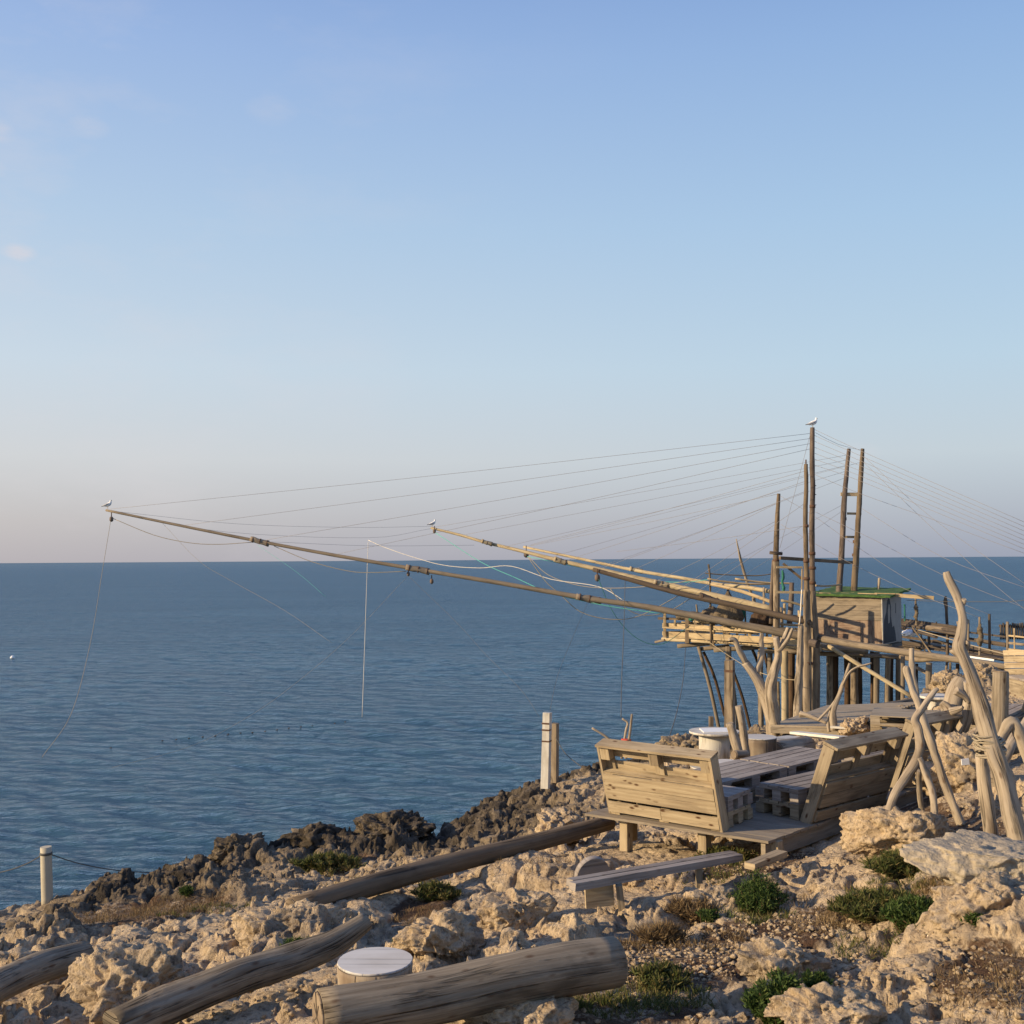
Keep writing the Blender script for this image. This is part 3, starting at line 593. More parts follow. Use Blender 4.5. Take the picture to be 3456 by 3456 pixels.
# ------------------------------------------------------------------ boulders
def boulder(px, py, s, seed, label, sub=5, dark=0.0, flat=0.0, yaw=0.0, dz=0.3, pits=1.0, cen=None):
    bm = bmesh.new(); bmesh.ops.create_icosphere(bm, subdivisions=sub, radius=1.0)
    V = np.array([v.co[:] for v in bm.verts]); Fc = np.array([[v.index for v in f.verts] for f in bm.faces]); bm.free()
    q = V + seed * 7.7; L = max(s)
    rb = np.random.RandomState(seed * 13 + 1)          # broken along a handful of planes
    for k in range(16):
        nv = rb.normal(size=3); nv[2] *= .6; nv /= np.linalg.norm(nv); ov = (V * nv).sum(1) - rb.uniform(.60, .92); V = V - nv * np.maximum(ov, 0)[:, None] * .93
    V = V * (1 + 0.16 * fbm(q, 1.1, 3)[:, None])
    V[:, 2] = np.where(V[:, 2] > 0.75 - flat, (0.75 - flat) + (V[:, 2] - 0.75 + flat) * (1 - min(0.9, flat * 2 + 0.3)), V[:, 2])
    V = V * np.array(s) / 2; nrm = V / np.linalg.norm(V, axis=1)[:, None]; pw = V + seed * 3.3
    d = pits * (0.050 * ridged(pw, 0.30, 4, 0.6) - 0.03 + 0.035 * fbm(pw + 5, 0.16, 4, 0.6) - 0.05 * np.clip(0.25 - np.abs(perlin(pw / 0.17 + 9)), 0, 1) * 2)
    d = d + 0.014 * ridged(pw + 2, 0.10, 3, 0.7) - 0.03 * np.clip(perlin(pw / 0.075 + 4) - 0.25, 0, 1) - 0.12 * np.clip(perlin(pw / 0.24 + 8) - 0.30, 0, 1)
    V = V + nrm * (d * min(1, L / 0.7))[:, None]
    ca, sa = math.cos(yaw), math.sin(yaw); V = np.stack([V[:, 0] * ca - V[:, 1] * sa, V[:, 0] * sa + V[:, 1] * ca, V[:, 2]], 1)
    c = cen if cen is not None else gz(px, py); V = V + np.array([c[0], c[1] + s[1] * 0.35, c[2] + s[2] * (0.5 - dz)])
    o = add_mesh('boulder', V, Fc, M['rock'], None, smooth=True, base=(c[0], c[1], c[2]))
    if dark:
        ca_ = o.data.color_attributes.new('zone', 'FLOAT_COLOR', 'POINT'); ca_.data.foreach_set('color', np.tile([dark, 0, 0, 1], len(V)).astype(np.float32))
    tag(o, label, 'boulder'); return o
BL = [(400, 3425, (0.74, 0.5, 0.42), 1, 'jagged boulder full of holes between the two leftmost grey logs', 6, 0.0, 0, .2, .35, 1.6),
      (3075, 2885, (1.12, 0.6, 0.42), 2, 'big pale boulder under the slim driftwood tripod', 6, 0, .1, 0, .28, 1.1),
      (3400, 2985, (1.35, 0.95, 0.36), 3, 'flat grey gritty slab in front of the leaning driftwood trunk at right', 6, 0, .25, .2, .30, 0.5),
      (960, 3195, (0.92, 0.5, 0.40), 4, 'pale craggy boulder just behind the broken driftwood log', 6, 0, .1, .25, .42, 1.2),
      (1480, 3225, (0.62, 0.42, 0.30), 5, 'knobbly pale rock right of the white topped stump', 6, 0, 0, .3, .35, 1.3),
      (1745, 3115, (0.58, 0.36, 0.26), 6, 'rounded pale rock in front of the long brown pole', 6, 0, .1, .2, .35, 1.1),
      (1890, 2840, (0.62, 0.5, 0.42), 7, 'pale pointed boulder beside the left corner of the wooden terrace', 6, 0, 0, .5, .3, 1.2),
      (2400, 3075, (0.42, 0.3, 0.22), 8, 'small bumpy rock left of the dark green shrub', 6, 0, .1, .2, .35, 1),
      (2650, 3290, (0.55, 0.32, 0.17), 9, 'low ridged rock in the gravel left of the big olive bush', 6, 0, .1, .2, .3, 1.3),
      (1320, 2870, (1.15, 0.95, 0.62), 11, 'dark overhanging rock knob at the edge above the sea', 6, 1.0, .15, .2, .25, 1.3),
      (1040, 2870, (0.9, 0.7, 0.40), 12, 'dark pitted rock at the sea edge, left of the dark knob', 5, 1.0, .1, .2, .3, 1.5),
      (800, 2905, (0.75, 0.6, 0.34), 13, 'dark brown rock lump at the sea edge above the dry grass hollow', 6, 0.9, .1, .2, .3, 1.5),
      (2310, 2545, (0.9, 0.6, 0.34), 14, 'brown rock at the sea edge left of the white cable drum', 6, 0.5, .0, .2, .3, 1.2),
      (2890, 2492, (0.62, 0.45, 0.40), 15, 'round pale rock left of the pallet table', 6, 0, 0, .2, .25, 1.0),
      (3290, 2640, (0.95, 0.7, 0.62), 16, 'pale rock carrying a small white switch plate', 6, 0, .05, .2, .35, 1.1),
      (3370, 3120, (0.85, 0.5, 0.36), 17, 'broad bumpy rock at the right edge right of the olive bush', 6, 0, .1, .3, .4, 1.2),
      (1720, 3470, (0.62, 0.45, 0.24), 18, 'half buried rock below the big cracked foreground log', 6, 0, .1, .0, .35, 1.1),
      (2150, 2985, (0.40, 0.3, 0.2), 19, 'small pale rock under the far end of the plank bench', 6, 0, .1, .0, .35, 1.1),
      (2820, 3460, (0.7, 0.4, 0.16), 20, 'low flat rock at the bottom edge right of the green bush', 6, 0, .15, .4, .35, 1.2),
      (2480, 2500, (0.6, 0.4, 0.22), 21, 'low rock between the cable drum and the forked driftwood', 6, 0, .1, .4, .35, 1.2),
      (3215, 2335, (0.9, 0.8, 0.7), 22, 'brown rock under the walkway near the right edge', 6, 0.3, 0, .4, .3, 1.2),
      (3330, 2310, (1.0, 0.8, 0.8), 23, 'brown rock behind the flower pot post near the right edge', 6, 0.3, 0, .9, .3, 1.2)]
for a in BL:
    o = boulder(*a)
    if a[3] == 3: o.data.materials[0] = M['slab']

# ------------------------------------------------------------------ foreground logs
p0, p1 = P(1078, 3432, 5.62), P(2078, 3243, 6.25)
lg = cut_log('log', 'big cracked grey log lying in the foreground with its pale sawn end facing left', [p0, p0.lerp(p1, .33) + Vector((0, 0, -.008)), p0.lerp(p1, .66) + Vector((0, 0, .006)), p1], [0.132, 0.134, 0.138, 0.136], 'log', 0.035, 30)
for a_ in (200, 120, 35, 330, 80):       # radial cracks in the sawn end
    d = (p0 - p1).normalized(); x = d.cross(Vector((0, 0, 1))).normalized(); y = x.cross(d); v = x * math.cos(R(a_)) + y * math.sin(R(a_)); c = p0 + d * 0.0125
    o = one('end_crack', lambda m: m.beam(c, c + v * (0.12 if a_ in (200, 80, 330) else .08), 0.007, 0.004, d), M['dead'], lg)
cut_log('log', 'forked grey driftwood log with a broken tip left of the white topped stump', PL([(380, 3475), (560, 3395), (800, 3300), (1000, 3235), (1120, 3185), (1238, 3108)], 6.1, 7.2), [0.105, 0.108, 0.104, 0.095, 0.082, 0.055], 'log', 0.07, 20, endmat=None)
log3 = [o for o in bpy.data.objects if o.name.startswith('log') and o.parent is None][-1]
stick('knot', None, None, PL([(992, 3275), (996, 3240), (1004, 3214)], 6.86, 6.84), [.06, .05, .028], 'log', parent=log3, seg=10)
cut_log('log', 'smooth grey log at the left edge of the picture', PL([(-220, 3445), (0, 3325), (150, 3262), (285, 3225)], 6.7, 7.9), [0.105, 0.105, 0.105, 0.10], 'log', 0.02, 20, endmat=None)
cut_log('pole', 'long round brown pole lying over the rocks towards the wooden terrace', PL([(985, 3068), (1400, 2945), (1800, 2845), (2060, 2775)], 9.1, 11.35), [0.092, 0.092, 0.086, 0.076], 'pole', 0.03, 20, 'pole')
# white topped stump
def stump(label, px, py, Y, r, h, mat='bark', r2=None, tilt=0.0, lobes=0.06):
    c = P(px, py, Y); t = thing('stump_table', label, 'stump', tuple(c - Vector((0, 0, h))), 0, 'stumps with white painted tops')
    m = MB(); m.tube([c - Vector((0, 0, h)), c - Vector((0, 0, h * .5)), c - Vector((0, 0, 0.015))], [r2 or r * .88, r * .97, r], 28, lobes, 5); m.build('trunk', M[mat], t)
    m = MB(); m.tube([c - Vector((0, 0, 0.012)), c], [r * 1.0, r * .985], 28, lobes * .5, 1); m.build('painted_top', M['whitet'], t); return t
M['whitet'] = wood('white_painted_end_grain', (0.78, 0.75, 0.72), (0.64, 0.61, 0.57), (0.46, 0.40, 0.33), stain=0.6, gr=0.3, cracks=0.5, rough=0.7)
stump('white topped tree stump behind the big cracked log', 1265, 3240, 6.35, 0.215, 0.30, lobes=0.03)
stump('tall stump with white painted top and peeling sides beside the cable drum', 2562, 2486, 14.3, 0.225, 0.42, lobes=.05)
stump('small white topped stump half hidden behind the first pallet bench', 2450, 2570, 12.6, 0.16, 0.25, 'white')
# cable drum
c = P(2410, 2466, 15.6); t = thing('cable_drum', 'white wooden cable drum used as a table by the sea edge', 'cable drum', tuple(c - Vector((0, 0, .52))))
one('drum_top', lambda m: m.tube([c - Vector((0, 0, .03)), c], .35, 30, 0, 1), M['white'], t)
one('drum_core', lambda m: m.tube([c - Vector((0, 0, .49)), c - Vector((0, 0, .0315))], .215, 24, 0, 1), M['white'], t)
one('drum_base', lambda m: m.tube([c - Vector((0, 0, .52)), c - Vector((0, 0, .491))], .34, 30, 0, 1), M['white'], t)
bw = one('tray', lambda m: m.obox(c + Vector((-.18, -.2, .001)), (.42, .03, 0), (0, .36, 0), (0, 0, .012)), M['plastic']); tag(bw, 'flat white board lying on the cable drum', 'board')
# far right drum table and bollard-like tables
c = P(3165, 2347, 22); t = thing('cable_drum', 'white round table with a blue grey top behind the pallet table', 'table', tuple(c - Vector((0, 0, .5))))
one('drum_top', lambda m: m.tube([c - Vector((0, 0, .05)), c], .36, 26, 0, 1), M['white'], t); one('drum_core', lambda m: m.tube([c - Vector((0, 0, .5)), c - Vector((0, 0, .051))], .2, 20, 0, 1), M['white'], t)

# ------------------------------------------------------------------ plank bench with its props
a0 = P(1932, 2992, 8.3); a1 = P(2495, 2892, 9.4); d = (a1 - a0).normalized(); sdv = d.cross(Vector((0, 0, 1))).normalized()
t = thing('plank_bench', 'low grey bench of two planks sloping over the rocks in front of the terrace', 'bench', tuple(a0 - Vector((0, 0, .2))))
one('seat_plank', lambda m: m.beam(a0, a1, .075, .055, j=.003), M['pallet_top'], t)
one('seat_plank', lambda m: m.beam(a0 - sdv * .096 + d * .05, a1 - sdv * .096 + d * .03, .078, .05, j=.003), M['pallet_top'], t)
one('leg', lambda m: m.beam(a0 + d * .42 + Vector((0, 0, -.03)) + sdv * .05, a0 + d * .45 + Vector((0, 0, -.24)) + sdv * .05, .07, .05, (1, 0, 0)), M['pallet_grey'], t)
one('leg', lambda m: m.beam(a0 + d * 1.35 + Vector((0, 0, -.03)), a0 + d * 1.35 + Vector((0, 0, -.2)), .06, .05, (1, 0, 0)), M['pallet_grey'], t)
o = one('crate_board', lambda m: m.beam(P(1975, 3030, 8.5), P(2070, 3018, 8.55), .03, .16), M['pallet']); tag(o, 'pale nailed board standing under the near end of the plank bench', 'board')
c = P(2003, 2955, 8.95); o = one('drum_disc', lambda m: m.tube([c, c + Vector((-.02, .05, .012))], .145, 30, 0, 1), M['pallet_top']); tag(o, 'round grey wooden disc standing on edge behind the plank bench', 'disc')
o = one('timber', lambda m: m.beam(P(2530, 2924, 9.0), P(2640, 2880, 9.35), .10, .05), M['pallet']); tag(o, 'short timber offcut lying below the terrace corner', 'timber')
o = one('timber', lambda m: m.beam(P(1185, 3275, 6.9), P(1240, 3250, 7.1), .06, .05), M['pallet_grey']); bpy.data.objects.remove(o)

# ------------------------------------------------------------------ wooden terrace
A = PZ(1976, 2745, -2.5); B = PZ(2585, 2838, -2.5); dv = Vector((.70, .71, 0)).normalized(); LD = 4.3; C_ = B + dv * LD; D_ = A + dv * LD; zt = A.z
ter = thing('terrace_deck', 'low wooden terrace carrying the pallet benches', 'deck', (A.x, A.y, zt - .35))
nb = 15
m = MB()
for i in range(nb):
    t0, t1 = (i + .02) / nb, (i + .98) / nb; pa = A.lerp(B, t0); pb = A.lerp(B, t1); e0 = random.uniform(-.01, .012); e1 = random.uniform(-.02, .02)
m = MB(); w_ = .145; n_ = int(LD / w_)
for i in range(n_):                # boards run along the front edge
    o_ = A + dv * (i * w_); ee = random.uniform(-.015, .015)
    m.obox(o_ - (B - A).normalized() * .01 + Vector((0, 0, -.024)), (B - A) * (1.012) + (B - A).normalized() * ee, dv * (w_ - .007), Vector((0, 0, .024)), .0015)
m.build('deck_boards', M['deckw'], ter)
dn = (B - A).normalized(); zz = Vector((0, 0, 1))
one('side_beam', lambda m: m.beam(B + dv * .04 - dn * .05 - zz * .105, C_ - dn * .05 - zz * .105, .045, .155), M['deckw'], ter)
0 and one('side_beam', lambda m: m.beam(A + dv * .04 + dn * .05 - zz * .105, D_ + dn * .05 - zz * .105, .045, .155), M['deckw'], ter)
for (px, py, k, w2) in ((2072, 2860, .27, .085), (2345, 2890, .27, .085), (2600, 2885, .14, .10), (2000, 2800, .2, .09), (2265, 2830, .25, .08)):
    q = None
    tt = (px - 1976) / (2585 - 1976); base = A.lerp(B, max(.02, min(.97, tt))) + dv * (.12 if py > 2840 else .5)
    one('leg', lambda m: m.obox(base + Vector((0, 0, -.025 - (k + .12))), dn * w2, dv * w2, Vector((0, 0, k + .12)), .003), M['pallet'], ter)
for s_ in (1.4, 2.6, 3.8): one('leg', lambda m: m.obox(B - dn * .12 + dv * s_ + Vector((0, 0, -.36)), dn * .09, dv * .09, Vector((0, 0, .33))), M['pallet_grey'], ter)

# ------------------------------------------------------------------ pallets
def pallet_boards(m, z, L=1.2, Wd=.8, tops=5):
    """one flat pallet, lower left corner at the origin, bottom at z"""
    for v in (0, .35, .70):
        m.obox((0, v * Wd / .8, z), (L, 0, 0), (0, .10, 0), (0, 0, .02), .002)
        for u in (0, .527, 1.055): m.obox((u * L / 1.2, v * Wd / .8 + .002, z + .0205), (.143, 0, 0), (0, .096, 0), (0, 0, .078), .002)
    for u in (0, .527, 1.055): m.obox((u * L / 1.2, 0, z + .099), (.143, 0, 0), (0, Wd, 0), (0, 0, .02), .002)
    g = .012; w = (Wd - g * (tops - 1)) / tops
    for k in range(tops): m.obox((random.uniform(-.004, .004), k * (w + g), z + .1195), (L + random.uniform(-.004, .004), 0, 0), (0, w, 0), (0, 0, .021), .002)
def pallet_part(parent, name, z, L, Wd, mat, x=0, y=0, tops=5):
    m = MB(); pallet_boards(m, z, L, Wd, tops); m.v = [v + Vector((x, y, 0)) for v in m.v]; o = m.build(name, M[mat], parent, local=True); return o
def back_pallet(parent, L, H, mat, lean):
    """upright pallet; u along x, its outer side faces -y, top leans to -y"""
    up = Vector((0, -math.sin(lean), math.cos(lean))); n = Vector((0, -math.cos(lean), -math.sin(lean))); ux = Vector((1, 0, 0))
    def bx(u0, h0, lu, lh, d0, dd, j=.002): return (ux * u0 + up * h0 + n * d0, ux * lu, up * lh, n * dd, j)
    base = Vector((0, 0, 0.012))
    def bld(name, items, mt=mat):
        m = MB()
        for it in items: m.obox(it[0] + base, *it[1:])
        return m.build(name, M[mt], parent, local=True)
    # inner boards (sitting side), blocks, outer boards, cap and side plank
    bld('backrest', [bx(0, h0, L, .098, 0.0, .02) for h0 in (.16, .30, .455, .60)] )
    bld('backrest_frame', [bx(u, .0, .10, H - .005, .0205, .02) for u in (0, L / 2 - .05, L - .10)])
    for u in (0.003, L / 2 - .05, L - .103):
        for h0 in (.0, .33, H - .14): bld('block', [bx(u, h0, .10, .13, .041, .078)])
    bld('outer_boards', [bx(0, .058, L * .49, .105, .1195, .02), bx(L * .495, .045, L * .505, .118, .1195, .02), bx(0, .198, L, .13, .1195, .02), bx(0, .336, L, .118, .1195, .021), bx(0, .02, L, .03, .1195, .012)][:4])
    bld('recess_shelf', [bx(0, .458, L, .018, .041, .078)])
    bld('top_cap', [bx(-.02, H, L + .05, .024, -.01, .16)])
    bld('side_plank', [bx(L + .002, -.005, .022, H + .0, .0, .135)])
    bld('side_plank', [bx(-.024, .0, .022, H - .005, .0, .12)])
def pallet_bench(label, corner, rz, mat, topmat, H=.72, lean=R(17), seat=.50, stack=2, L=1.2):
    t = thing('pallet_bench', label, 'bench', tuple(corner), rz, 'benches built from pallets on the terrace')
    back_pallet(t, L, H, mat, lean)
    for k in range(stack): pallet_part(t, 'seat', k * .1415 + .012 * 0 + .004, L, seat, topmat if k == stack - 1 else mat, y=.03, tops=4)
    return t
pa = PZ(2085, 2738, -2.5); pb = PZ(2446, 2797, -2.5); zA = Vector((0, 0, .002))
pallet_bench('pale pallet bench, its slatted back to the camera, at the near terrace corner', pa + zA, math.atan2(pb.y - pa.y, pb.x - pa.x), 'pallet', 'pallet_top', .74, R(17), .46)
pc = PZ(2705, 2772, -2.5); pd = PZ(2955, 2704, -2.5); rzB = math.atan2(pd.y - pc.y, pd.x - pc.x)
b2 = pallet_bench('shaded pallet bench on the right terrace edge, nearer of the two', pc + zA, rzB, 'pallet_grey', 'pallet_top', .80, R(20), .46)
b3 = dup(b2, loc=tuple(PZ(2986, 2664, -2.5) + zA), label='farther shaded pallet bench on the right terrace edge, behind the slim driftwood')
b3.rotation_euler = (0, 0, rzB)
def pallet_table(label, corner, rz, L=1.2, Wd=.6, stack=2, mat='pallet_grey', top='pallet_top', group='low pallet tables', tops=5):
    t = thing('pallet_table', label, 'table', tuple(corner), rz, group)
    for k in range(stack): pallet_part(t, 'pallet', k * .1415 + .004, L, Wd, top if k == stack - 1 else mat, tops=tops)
    return t
ta = PZ(2440, 2640, -2.21); ta.z = zt + .002; rzT = math.atan2(.69, .72)
pallet_table('low pallet table just behind the near pallet bench', ta, rzT, 1.15, .62)
tb = ta + Vector((math.cos(rzT), math.sin(rzT), 0)) * 1.19; pallet_table('second low pallet table, farther from the camera along the terrace', tb, rzT, 1.15, .62)
tcn_ = PZ(2936, 2470, -2.72); pallet_table('brown pallet table standing on the boardwalk behind the benches', P(2938, 2476, 17.2), R(-22), 1.2, .9, 2, 'pallet', 'deckw', None)

# ------------------------------------------------------------------ boardwalk and beams behind the terrace
q = [P(2600, 2452, 18.6), P(2860, 2460, 18.0), P(3110, 2372, 23.5), P(2790, 2385, 24.0)]
bwk = thing('boardwalk', 'flat grey boardwalk of narrow planks behind the forked driftwood', 'boardwalk', tuple(q[0]))
m = MB()
for i in range(22):
    a = q[0].lerp(q[3], i / 22); b = q[1].lerp(q[2], i / 22); a2 = q[0].lerp(q[3], (i + .95) / 22); m.obox(a, b - a, a2 - a, Vector((0, 0, .03)))
m.build('planks', M['deckw'], bwk)
one('edge_beam', lambda m: m.beam(q[0] - Vector((0, .03, .05)), q[1] - Vector((0, .03, .05)), .05, .10), M['deckw'], bwk)
cut_log('beam', 'long squared beam lying along the far edge of the boardwalk', PL([(2768, 2418), (3000, 2385), (3175, 2352)], 22, 25.5), [.105, .10, .095], 'pile', .04, 14, 'beam')
# white planks and benches between the rocks
def plank_seat(label, a, b, w, legs=True, mat='white'):
    t = thing('plank_bench', label, 'bench', tuple((a + b) / 2 - Vector((0, 0, .25))), 0, 'white painted plank seats among the rocks')
    one('seat', lambda m: m.beam(a, b, w, .035), M[mat], t)
    for f in (.15, .85): one('leg', lambda m: m.beam(a.lerp(b, f) - Vector((0, 0, .018)), a.lerp(b, f) - Vector((0, 0, .30)), .09, .08, (1, 0, 0)), M['pallet_grey'], t)
plank_seat('white painted plank seat right of the tall stump', P(2595, 2503, 14.8), P(2690, 2488, 16), .30)
plank_seat('long thin white plank seat between the tall stump and the round rock', P(2680, 2472, 16.2), P(2848, 2490, 15.2), .16)
plank_seat('short white plank seat left of the round pale rock', P(2828, 2456, 17.6), P(2885, 2447, 18.3), .25)
cut_log('log', 'short fat log lying behind the tall white topped stump', PL([(2610, 2545), (2720, 2520)], 14.6, 15.6), [.17, .15], 'bark', .08, 16)
cut_log('log', 'short round log lying in front of the cable drum', PL([(2478, 2548), (2520, 2546)], 13.4, 13.5), [.055, .055], 'bark', .04, 14)
stick('leaning_post', 'thick pale post leaning left in front of the cable drum', 'post', PL([(2463, 2440), (2478, 2490), (2500, 2560)], 13.6), [.05, .058, .06], 'drift')
stick('leaning_post', 'slimmer pale post leaning right of the cable drum', 'post', PL([(2493, 2382), (2508, 2460), (2520, 2570)], 13.8), [.045, .048, .05], 'drift')
stick('square_post', 'short square stub of a post behind the cable drum', 'post', PL([(2400, 2418), (2400, 2475)], 17), [.035, .035], 'pile', square=.8, seg=8)
# thick squared post with a band
c = P(2462, 2228, 19.5); b_ = P(2462, 2470, 19.5); t = thing('square_post', 'thick squared standing post with a dark strap near its top behind the cable drum', 'post', tuple(b_))
one('post', lambda m: m.beam(b_ - Vector((0, 0, .3)), c, .15, .15, (.5, 1, 0), .006), M['pile'], t); one('strap', lambda m: m.beam(P(2462, 2268, 19.5), P(2462, 2260, 19.5), .157, .157, (.5, 1, 0)), M['band'], t)
# sticks tied with red cord behind the first bench
c = P(2100, 2505, 13.2); t = thing('stick_bundle', 'driftwood sticks tied with red cord behind the near bench', 'sticks', tuple(c - Vector((0, 0, .2))))
stick('stick', None, None, PL([(2098, 2560), (2112, 2470), (2118, 2440), (2100, 2425)], 13.2), [.016, .015, .013, .011], 'drift', parent=t)
stick('stick', None, None, PL([(2112, 2560), (2125, 2480), (2133, 2410)], 13.15), [.017, .016, .013], 'drift', parent=t)
one('red_cord', lambda m: m.tube([P(2112, 2494, 13.17), P(2112, 2508, 13.17)], [.052, .055], 12, .2, 2), M['red'], t)
stick('stick', 'pale stick sticking up to the left behind the near bench', 'stick', PL([(1998, 2457), (2040, 2482), (2085, 2520)], 13), [.012, .014, .016], 'drift')
stick('stick', 'thin driftwood pieces leaning under the left side of the near bench', 'stick', PL([(2035, 2705), (2055, 2640), (2062, 2600)], 11.6), [.018, .02, .018], 'drift')
# two white posts by the edge
w1 = thing('square_post', 'tall white painted square post at the cliff edge left of the benches', 'post', tuple(P(1845, 2640, 15.6)), 0, 'posts at the cliff edge')
one('post', lambda m: m.beam(P(1841, 2660, 15.6), P(1847, 2405, 15.6), .105, .105, (.4, 1, 0), .004), M['white'], w1)
for f in (2440, 2462, 2500): one('wire_band', lambda m: m.beam(P(1845, f + 3, 15.6), P(1845, f - 2, 15.6), .112, .112, (.4, 1, 0)), M['band'], w1)
w2 = thing('square_post', 'shorter grey post just right of the tall white one', 'post', tuple(P(1873, 2620, 16.2)), 0, 'posts at the cliff edge')
one('post', lambda m: m.beam(P(1872, 2640, 16.2), P(1873, 2441, 16.2), .085, .085, (.6, 1, 0), .004), M['pile'], w2)
rope('cord', 'thin cord running down from the grey post to the rocks', PL([(1875, 2490), (1910, 2545), (1965, 2590)], 16.1, 15.4), .006, 'roped')
# round post with sagging rope at left
c = P(155, 2858, 12.3); t = thing('round_post', 'pale round post with a dark rope ring standing at the left edge of the rocks', 'post', tuple(P(155, 3040, 12.3)))
one('post', lambda m: m.tube([P(160, 3065, 12.3), c], [.062, .060], 20, .01, 3), M['post'], t)
one('rope_ring', lambda m: m.tube([P(156, 2884, 12.3), P(156, 2876, 12.3)], [.067, .067], 16, .02, 1), M['roped'], t)
rope('cord', 'sagging cord from the round post to the left edge of the picture', PL([(150, 2880), (90, 2915), (0, 2944), (-120, 2955)], 12.3, 12.8), .006, 'roped')
rope('cord', 'sagging cord from the round post to the dark rocks', PL([(160, 2880), (270, 2915), (400, 2938), (530, 2946)], 12.3, 13.6), .006, 'roped')

# ------------------------------------------------------------------ driftwood sculptures
def drift(label, limbs, group='bleached driftwood figures', cat='driftwood', mat='drift', name='driftwood', rough=.16):
    """limbs: list of (pixel polyline, Y0, Y1, radii in metres)"""
    base = P(limbs[0][0][0][0], limbs[0][0][0][1], limbs[0][1]); t = thing(name, label, cat, tuple(base), 0, group)
    for i, (pl, y0, y1, rd) in enumerate(limbs): stick('trunk' if i == 0 else 'branch', None, None, PL(pl, y0, y1), rd, mat, parent=t, seg=14, rough=rough, sub=7)
    return t
drift('forked Y shaped driftwood tree standing between the stump and the fishing platform', [
    ([(2615, 2500), (2598, 2410), (2575, 2335), (2545, 2275), (2515, 2235)], 18.8, 18.9, [.115, .10, .095, .085, .065]),
    ([(2518, 2240), (2497, 2200), (2480, 2162), (2460, 2158)], 18.9, 18.8, [.055, .048, .045, .03]),
    ([(2552, 2270), (2572, 2215), (2569, 2170), (2572, 2138)], 18.9, 19, [.06, .045, .042, .035]),
    ([(2620, 2470), (2610, 2400), (2600, 2330), (2612, 2270), (2626, 2210), (2618, 2150)], 18.7, 18.5, [.09, .10, .10, .075, .062, .045]),
    ([(2625, 2200), (2655, 2165), (2676, 2120)], 18.5, 18.4, [.042, .035, .022]),
    ([(2632, 2180), (2648, 2150), (2660, 2118)], 18.6, 18.6, [.03, .035, .03])])
drift('straight bleached driftwood pole standing right of the forked driftwood', [([(2690, 2440), (2695, 2310), (2700, 2200), (2703, 2112)], 21, 21, [.075, .07, .06, .05])])
drift('thin leaning driftwood with a side branch at the edge of the boardwalk', [
    ([(2815, 2465), (2812, 2400), (2830, 2350), (2852, 2290), (2868, 2238)], 17.8, 17.8, [.07, .05, .035, .03, .018]),
    ([(2760, 2432), (2800, 2390), (2845, 2330)], 17.8, 17.8, [.018, .022, .02]), ([(2840, 2320), (2875, 2262), (2942, 2238)], 17.8, 17.6, [.022, .018, .014]),
    ([(2808, 2380), (2795, 2440), (2800, 2470)], 17.9, 17.8, [.02, .025, .03])])
drift('dry splintered root lying left of the boardwalk', [([(2700, 2410), (2740, 2420), (2790, 2440)], 18.3, 18, [.05, .04, .02])], None)
drift('slim crossed driftwood tripod standing over the big pale boulder', [
    ([(2975, 2912), (2990, 2780), (3020, 2680), (3085, 2580), (3105, 2520), (3098, 2460), (3088, 2430), (3110, 2395), (3148, 2340), (3165, 2325)], 9.15, 9.6, [0.036, 0.033, 0.037, 0.041, 0.038, 0.037, 0.033, 0.028, 0.024, 0.016]),
    ([(3160, 2905), (3155, 2770), (3145, 2670), (3115, 2590), (3100, 2560)], 9.1, 9.4, [0.033, 0.032, 0.030, 0.032, 0.030]),
    ([(3280, 2880), (3230, 2750), (3180, 2620), (3140, 2500), (3118, 2440), (3098, 2370), (3080, 2330), (3060, 2262), (3068, 2258)], 9.5, 9.9, [0.037, 0.037, 0.037, 0.036, 0.033, 0.031, 0.030, 0.031, 0.022]),
    ([(3120, 2780), (3105, 2690), (3100, 2600)], 9.9, 9.7, [0.022, 0.024, 0.025]),
    ([(3095, 2350), (3082, 2280), (3077, 2240), (3076, 2188)], 10, 10.1, [0.024, 0.025, 0.026, 0.022])])
drift('tall leaning knotty driftwood trunk at the right edge, tied with a grass rope', [
    ([(3445, 2890), (3425, 2790), (3405, 2700), (3380, 2610), (3352, 2530), (3322, 2430), (3300, 2350), (3276, 2280), (3252, 2222), (3238, 2184), (3246, 2140), (3249, 2086), (3232, 2018), (3202, 1955), (3194, 1931)], 8.3, 8.9, [.082, .074, .068, .068, .070, .066, .058, .050, .048, .056, .042, .035, .034, .033, .026]),
    ([(3240, 2050), (3252, 2030), (3254, 2022)], 8.85, 8.8, [.025, .022, .017]), ([(3235, 2110), (3262, 2098), (3268, 2096)], 8.85, 8.8, [.03, .022, .017]),
    ([(3250, 2205), (3218, 2198), (3213, 2192)], 8.8, 8.8, [.05, .025, .015]), ([(3245, 2190), (3265, 2172), (3260, 2168)], 8.8, 8.7, [.045, .025, .015]),
    ([(3350, 2880), (3340, 2780), (3325, 2680), (3312, 2545)], 8.75, 8.8, [.062, .055, .052, .045]),
    ([(3350, 2640), (3420, 2500), (3480, 2420)], 9.2, 9.8, [.05, .045, .04]), ([(3370, 2500), (3420, 2440), (3480, 2580), (3520, 2650)], 9.3, 9.3, [.03, .05, .05, .05])])
